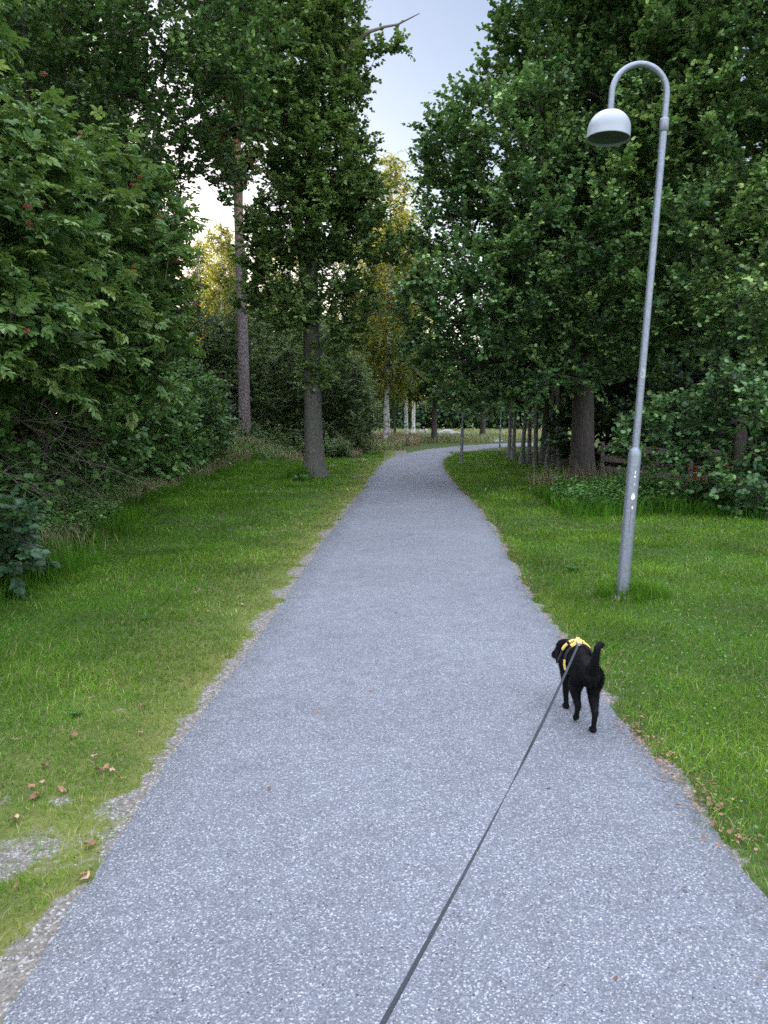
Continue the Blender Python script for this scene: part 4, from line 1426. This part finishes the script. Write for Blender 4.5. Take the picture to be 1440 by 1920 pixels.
pn = P(1312, 950, 14.6)
panel = empty('sunpatch_panel', (pn[0], pn[1], 0))  # added boards, coloured to stand in for sunlit patches behind the shrub
tag(panel, 'added orange board panel standing in for sunlit patches glimpsed low through the alder shrub', 'panel')
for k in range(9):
    box_between((-.28+k*.153, 0, .0), (-.28+k*.153, .0, .92-.05*(k % 3)), .03, .150, 'plank', M['sunpatch_paint'], panel, 20+k)
box_between((-.36, .045, .3), (1.05, .045, .3), .04, .08, 'rail', M['sunpatch_paint'], panel, 33)

# ------------------------------------------------------------------ dog
OX, OY = 1.062, 3.735


def cone_pts(bm, a, b_, ra, rb, fa=(1, 1, 1)):
    """tapered capsule between a and b as overlapping spheres"""
    a, b_ = Vector(a), Vector(b_)
    n = max(2, int((b_-a).length/.012)+1)
    for i in range(n+1):
        t = i/n
        c = a.lerp(b_, t)
        r = ra+(rb-ra)*t
        mt = Matrix.Translation(c) @ Matrix.Diagonal((r*fa[0], r*fa[1], r*fa[2], 1))
        bmesh.ops.create_icosphere(bm, subdivisions=2, radius=1, matrix=mt)


def dog_mesh():
    bm = bmesh.new()
    C_ = lambda *a: cone_pts(bm, *a)
    # trunk: rump, loin, rib cage, shoulders, chest
    C_((0, -.045, .342), (0, .03, .345), .068, .078, (1, 1, 1.0))
    C_((0, .03, .345), (.006, .13, .342), .078, .070, (1, 1, 1.0))
    C_((.006, .13, .342), (.015, .22, .325), .070, .083, (1, 1, 1.12))
    C_((.015, .22, .325), (.02, .31, .318), .083, .083, (.98, 1, 1.22))
    C_((.02, .31, .335), (.02, .36, .34), .074, .060, (1, 1, 1.15))
    # neck and head, lowered and turned left
    C_((.02, .35, .35), (.008, .43, .335), .060, .050)
    C_((.008, .43, .335), (-.002, .48, .318), .052, .056)
    C_((-.006, .49, .305), (-.024, .555, .262), .048, .030)
    C_((-.024, .555, .262), (-.034, .59, .242), .030, .024)
    # hind legs
    C_((.046, .0, .315), (.052, .045, .225), .062, .045, (.82, 1.1, 1))
    C_((.052, .045, .225), (.050, .0, .125), .040, .021)
    C_((.050, -.012, .125), (.049, -.012, .11), .021, .019)
    C_((.050, -.012, .118), (.047, .0, .03), .0185, .0155)
    C_((.047, .005, .020), (.046, .028, .014), .021, .017, (1.05, 1.1, .85))
    C_((-.046, .015, .315), (-.046, .085, .235), .060, .043, (.82, 1.1, 1))
    C_((-.046, .085, .235), (-.026, .075, .135), .038, .020)
    C_((-.026, .068, .135), (-.024, .07, .12), .021, .0185)
    C_((-.024, .072, .125), (-.018, .12, .050), .0175, .0155)
    C_((-.018, .125, .040), (-.016, .145, .024), .020, .016, (1.05, 1, .9))
    # forelegs
    C_((-.042, .31, .285), (-.040, .29, .20), .042, .029)
    C_((-.040, .29, .20), (-.030, .315, .095), .025, .0185)
    C_((-.030, .315, .095), (-.022, .325, .028), .018, .0165)
    C_((-.022, .33, .021), (-.022, .357, .015), .022, .018, (1.05, 1, .85))
    C_((.075, .31, .285), (.075, .33, .20), .042, .029)
    C_((.075, .33, .20), (.066, .37, .095), .025, .0185)
    C_((.066, .37, .095), (.062, .385, .028), .018, .0165)
    C_((.062, .39, .021), (.062, .415, .015), .022, .018, (1.05, 1, .85))
    # tail: rises and hooks to the right
    C_((.0, -.080, .375), (-.004, -.118, .405), .034, .025)
    C_((-.004, -.118, .405), (-.006, -.150, .452), .025, .0225)
    C_((-.006, -.150, .452), (.0, -.162, .520), .0225, .019)
    C_((.0, -.162, .520), (.014, -.156, .540), .019, .0165)
    C_((.014, -.156, .540), (.032, -.146, .536), .0165, .012)
    me = bpy.data.meshes.new('dog_raw')
    bm.to_mesh(me)
    bm.free()
    o = bpy.data.objects.new('dog_raw', me)
    COL.objects.link(o)
    r = o.modifiers.new('r', 'REMESH')
    r.mode = 'VOXEL'
    r.voxel_size = .0052
    s = o.modifiers.new('s', 'SMOOTH')
    s.iterations = 9
    s.factor = .5
    dg = bpy.context.evaluated_depsgraph_get()
    ev = o.evaluated_get(dg)
    out = bpy.data.meshes.new_from_object(ev)
    bpy.data.objects.remove(o)
    bpy.data.meshes.remove(me)
    return out


dm = dog_mesh()
nv = len(dm.vertices)
co = np.zeros(nv*3, np.float32)
dm.vertices.foreach_get('co', co)
co = co.reshape(-1, 3)
no = np.zeros(nv*3, np.float32)
dm.vertices.foreach_get('normal', no)
no = no.reshape(-1, 3)
polys = [tuple(p.vertices) for p in dm.polygons]
bvh = BVHTree.FromPolygons([Vector(v) for v in co], polys)
# short coat: fine tapered hairs lying backwards
rg = np.random.default_rng(500)
nh = 26000
q4 = np.array([p for p in polys if len(p) == 4])
pick = rg.choice(len(q4), nh)
u, v = rg.random((2, nh, 1))
cc = co[q4[pick]]
pos = (cc[:, 0]*(1-u)+cc[:, 1]*u)*(1-v) + (cc[:, 3]*(1-u)+cc[:, 2]*u)*v
nn = no[q4[pick, 0]]
flow = np.tile(np.array([0, -.75, -.35]), (nh, 1))
flow[pos[:, 2] < .26] = [0, -.25, -.9]
tail = pos[:, 1] < -.095
flow[tail] = [.15, -.4, -.5]
hd = unit(nn*.55 + flow + rg.normal(size=(nh, 3))*.30)
hl = .010*(.6+.8*rg.random(nh))
under = (nn[:, 1] < -.5) & (pos[:, 2] < .33) & (pos[:, 2] > .24) & (np.abs(pos[:, 0]) < .05)
hl[under] *= 1.7
hl[pos[:, 2] < .1] *= .5
hs_ = unit(np.cross(hd, nn))*.0011
hv = np.stack([pos-hs_-nn*.001, pos+hs_-nn*.001, pos+hd*hl[:, None]], 1).reshape(-1, 3)
i3 = np.arange(nh)[:, None]*3 + np.array([[0, 1, 2]]) + nv
q_all = np.array([p for p in polys if len(p) == 4])
t_all = np.array([p for p in polys if len(p) == 3]).reshape(-1, 3)
body_me = mesh_np('dog', np.concatenate([co, hv]), [q_all, t_all, i3] if len(t_all) else [q_all, i3], M['black_fur'], smooth=True)
dog = link('dog', body_me)
dog.location = (OX, OY, .014)
dog.scale = (.92, 1, .985)
tag(dog, 'small black dog in a yellow harness walking away along the right path edge', 'dog')


def ear(sx, pts, wid):
    pts = np.array(pts)
    n = len(pts)
    V = []
    for th in (-.0035, .0035):
        for p, w in zip(pts, wid):
            V += [(p[0]+th, p[1]-w, p[2]), (p[0]+th*1.6, p[1], p[2]+.003), (p[0]+th, p[1]+w, p[2])]
    V = np.array(V)
    Q = []
    for s in range(2):
        o = s*n*3
        for i in range(n-1):
            for k in range(2):
                a = o+i*3+k
                Q.append((a, a+1, a+4, a+3))
    for i in range(n-1):
        for k in (0, 2):
            a = i*3+k
            Q.append((a, a+3, a+3+n*3, a+n*3))
    for k in range(2):
        a = (n-1)*3+k
        Q.append((a, a+1, a+1+n*3, a+n*3))
        Q.append((k, k+1, k+1+n*3, k+n*3))
    return mesh_np('ear', V, [np.array(Q)], M['black_fur'], smooth=True)


link('ear', ear(-1, [(-.030, .475, .338), (-.048, .470, .318), (-.055, .466, .285), (-.054, .464, .255), (-.053, .462, .232)], [.016, .026, .027, .020, .006]), dog)
link('ear', ear(1, [(.034, .485, .338), (.056, .482, .318), (.064, .478, .285), (.060, .476, .255), (.056, .474, .236)], [.016, .026, .027, .020, .006]), dog)

# harness: straps projected on the coat
harness = empty('harness', (0, 0, 0))
harness.parent = dog
tag(harness)


def strap(name, path2, w, mat, lift=.011, th=.0035):
    """path2: list of (target centre point, outward direction) -> strip lying on the coat"""
    pts, nrm = [], []
    for (c, d) in path2:
        c, d = Vector(c), Vector(d).normalized()
        hit = bvh.ray_cast(c + d*.5, -d)
        if hit[0] is None: continue
        pts.append(np.array(hit[0]))
        nrm.append(np.array(d))
    pts, nrm = np.array(pts), np.array(nrm)
    for _ in range(2):
        pts[1:-1] = .25*pts[:-2]+.5*pts[1:-1]+.25*pts[2:]
    t = unit(np.gradient(pts, axis=0))
    s = unit(np.cross(nrm, t))
    n2 = unit(np.cross(t, s))
    V = []
    for lf in (lift-.008, lift+th):
        V.append(pts + n2*lf - s*w/2)
        V.append(pts + n2*lf + s*w/2)
    n = len(pts)
    V = np.concatenate(V)
    i = np.arange(n-1)
    Q = np.concatenate([np.stack([2*n+i, 3*n+i, 3*n+i+1, 2*n+i+1], 1), np.stack([i, 2*n+i, 2*n+i+1, i+1], 1), np.stack([n+i, n+i+1, 3*n+i+1, 3*n+i], 1), np.array([[0, n, 3*n, 2*n], [n-1, 3*n-1, 4*n-1, 2*n-1]])])
    return link(name, mesh_np(name, V, [Q], mat, smooth=False), harness)


def ring(y, a0, a1, n=22, cx=.016, cz=.33, dy=0.0):
    out = []
    for k in range(n):
        a = math.radians(a0+(a1-a0)*k/(n-1))
        out.append(((cx, y+dy*k/(n-1), cz), (math.sin(a), 0, math.cos(a))))
    return out


def spine(y0, y1, x0, x1, n=8):
    return [((x0+(x1-x0)*k/(n-1), y0+(y1-y0)*k/(n-1), .30), (0, 0, 1)) for k in range(n)]


strap('girth_strap', ring(.215, -175, 175, 40), .010, M['blackweb'], lift=.009)
strap('strap_pad', ring(.218, -30, -12, 6), .020, M['yellow'], lift=.014)
strap('strap_pad', ring(.218, -6, 6, 5), .022, M['yellow'], lift=.015)
strap('strap_pad', ring(.220, 12, 38, 7), .020, M['yellow'], lift=.014)
strap('strap_pad', spine(.232, .268, .004, .008), .026, M['yellow'], lift=.016)
strap('strap_pad', ring(.285, -26, -8, 6), .020, M['yellow'], lift=.014)
strap('strap_pad', ring(.285, -2, 20, 6), .020, M['yellow'], lift=.014)
strap('neck_strap', ring(.33, -120, 120, 30), .012, M['blackweb'], lift=.009)
strap('strap_pad', ring(.30, -64, -36, 9, dy=-.012), .014, M['yellow'], lift=.015)
strap('strap_pad', spine(.305, .340, .030, .044, 6), .018, M['yellow'], lift=.016)
strap('strap_pad', ring(.325, 32, 46, 5), .018, M['yellow'], lift=.015)
strap('side_strap', ring(.205, -122, -86, 10), .007, M['yellow'], lift=.015)
strap('back_panel', spine(.20, .34, .012, .02, 14), .04, M['blackweb'], lift=.004)

# ------------------------------------------------------------------ leash
hit = bvh.ray_cast(Vector((.004, .20, .8)), Vector((0, 0, -1)))[0]
ringp = np.array([OX+.004, OY+.195, (.014+hit[2]*.985)+.016])
endp = P(722, 1925, .97)
ext = endp + unit(endp-ringp)*.75 + np.array([0, 0, .05])
n = 90
t = np.linspace(0, 1, n)
L0 = np.linalg.norm(endp-ringp)
Lt = np.linalg.norm(ext-ringp)
start = ringp + (endp-ringp)*.014
line = start + (ext-start)*t[:, None]
line[:, 2] -= .05*np.sin(PI*t)
dirl = unit(np.gradient(line, axis=0))
view = unit(line - np.array([0, 0, CAMH]))
s0 = unit(np.cross(dirl, np.array([0, 0, 1.])))
u0 = np.cross(s0, dirl)
# one slow twist: lying flat near the dog, on edge half way, flat again towards the hand
tw = np.interp(t, [0, .12, .40, .50, .60, .85, 1], [.35, .45, .85, 1.62, 2.3, 2.75, 2.9])
s = s0*np.cos(tw)[:, None] + u0*np.sin(tw)[:, None]
nn_ = np.cross(dirl, s)
w, th = .0052, .0010
V = np.concatenate([line - s*w + nn_*th, line + s*w + nn_*th, line + s*w - nn_*th, line - s*w - nn_*th])
i = np.arange(n-1)
Q = np.concatenate([np.stack([a*n+i, b_*n+i, b_*n+i+1, a*n+i+1], 1) for a, b_ in ((0, 1), (1, 2), (2, 3), (3, 0))])
leash = link('leash', mesh_np('leash', V, [Q], M['leash'], smooth=False))
tag(leash, 'taut grey flat leash running from the dog harness towards the camera', 'leash')
T = Tubes()
a = np.linspace(0, 2*PI, 15)
T.tube(np.stack([ringp[0]+.010*np.cos(a), np.full(15, ringp[1]), ringp[2]+.010*np.sin(a)], 1), np.full(15, .0022), 6)
T.tube(np.array([ringp+(start-ringp)*.1, start+(start-ringp)*.1]), [.004, .005], 6)
link('clip', T.mesh('clip', M['chrome']), leash)

# ------------------------------------------------------------------ light
SUN_AZ, SUN_EL = math.radians(-38), math.radians(9)
sd = Vector((math.sin(SUN_AZ)*math.cos(SUN_EL), math.cos(SUN_AZ)*math.cos(SUN_EL), math.sin(SUN_EL)))
ld = bpy.data.lights.new('sun', 'SUN')
ld.energy = 5.0
ld.angle = math.radians(.5)
ld.color = (1, .86, .58)
lo = bpy.data.objects.new('sun', ld)
lo.rotation_euler = sd.to_track_quat('Z', 'Y').to_euler()
lo.location = (-20, 30, 30)
COL.objects.link(lo)

w = bpy.data.worlds.new("World")
scene.world = w
w.use_nodes = True
nt = w.node_tree
bg = nt.nodes['Background']
sky = nt.nodes.new('ShaderNodeTexSky')
sky.sky_type = 'NISHITA'
sky.sun_disc = False
sky.sun_elevation = SUN_EL
sky.sun_rotation = SUN_AZ
# fill: bright cloud added unseen overhead and behind the camera, clear sky ahead
tc = nt.nodes.new('ShaderNodeTexCoord')
sep = nt.nodes.new('ShaderNodeSeparateXYZ')
nt.links.new(tc.outputs['Generated'], sep.inputs[0])


def mrange(sock, a, b_, c, d):
    n_ = nt.nodes.new('ShaderNodeMapRange')
    n_.interpolation_type = 'SMOOTHSTEP'
    for k_, v_ in zip((1, 2, 3, 4), (a, b_, c, d)): n_.inputs[k_].default_value = v_
    nt.links.new(sock, n_.inputs[0])
    return n_.outputs[0]


zen = mrange(sep.outputs[2], .49, .82, 0, 1)
rear = mrange(sep.outputs[1], .10, -.55, 0, .5)
mxm = nt.nodes.new('ShaderNodeMath')
mxm.operation = 'MAXIMUM'
nt.links.new(zen, mxm.inputs[0])
nt.links.new(rear, mxm.inputs[1])
cn = noise(nt, 2.2, 5, tc.outputs['Generated'], .55)
cr = mrange(cn, .3, .7, .55, 1.25)
ml = nt.nodes.new('ShaderNodeMath')
ml.operation = 'MULTIPLY'
nt.links.new(mxm.outputs[0], ml.inputs[0])
nt.links.new(cr, ml.inputs[1])
FILL_CLOUD = (9.3, 9.75, 11.7)
addc = mixc(nt, ml.outputs[0], (0, 0, 0), FILL_CLOUD)
tint = mixc(nt, 1.0, sky.outputs[0], (.74, .655, .67), 'MULTIPLY')
tot = mixc(nt, 1.0, tint, addc, 'ADD')
nt.links.new(tot, bg.inputs[0])
bg.inputs[1].default_value = .15

scene.view_settings.view_transform = 'Standard'
scene.view_settings.look = 'None'
scene.view_settings.exposure = 1.6
scene.view_settings.gamma = 1
scene.view_settings.use_curve_mapping = False
scene.cycles.max_bounces = 8
scene.cycles.diffuse_bounces = 4
scene.cycles.transmission_bounces = 6
scene.cycles.glossy_bounces = 2
scene.cycles.use_denoising = False
scene.cycles.adaptive_threshold = .005
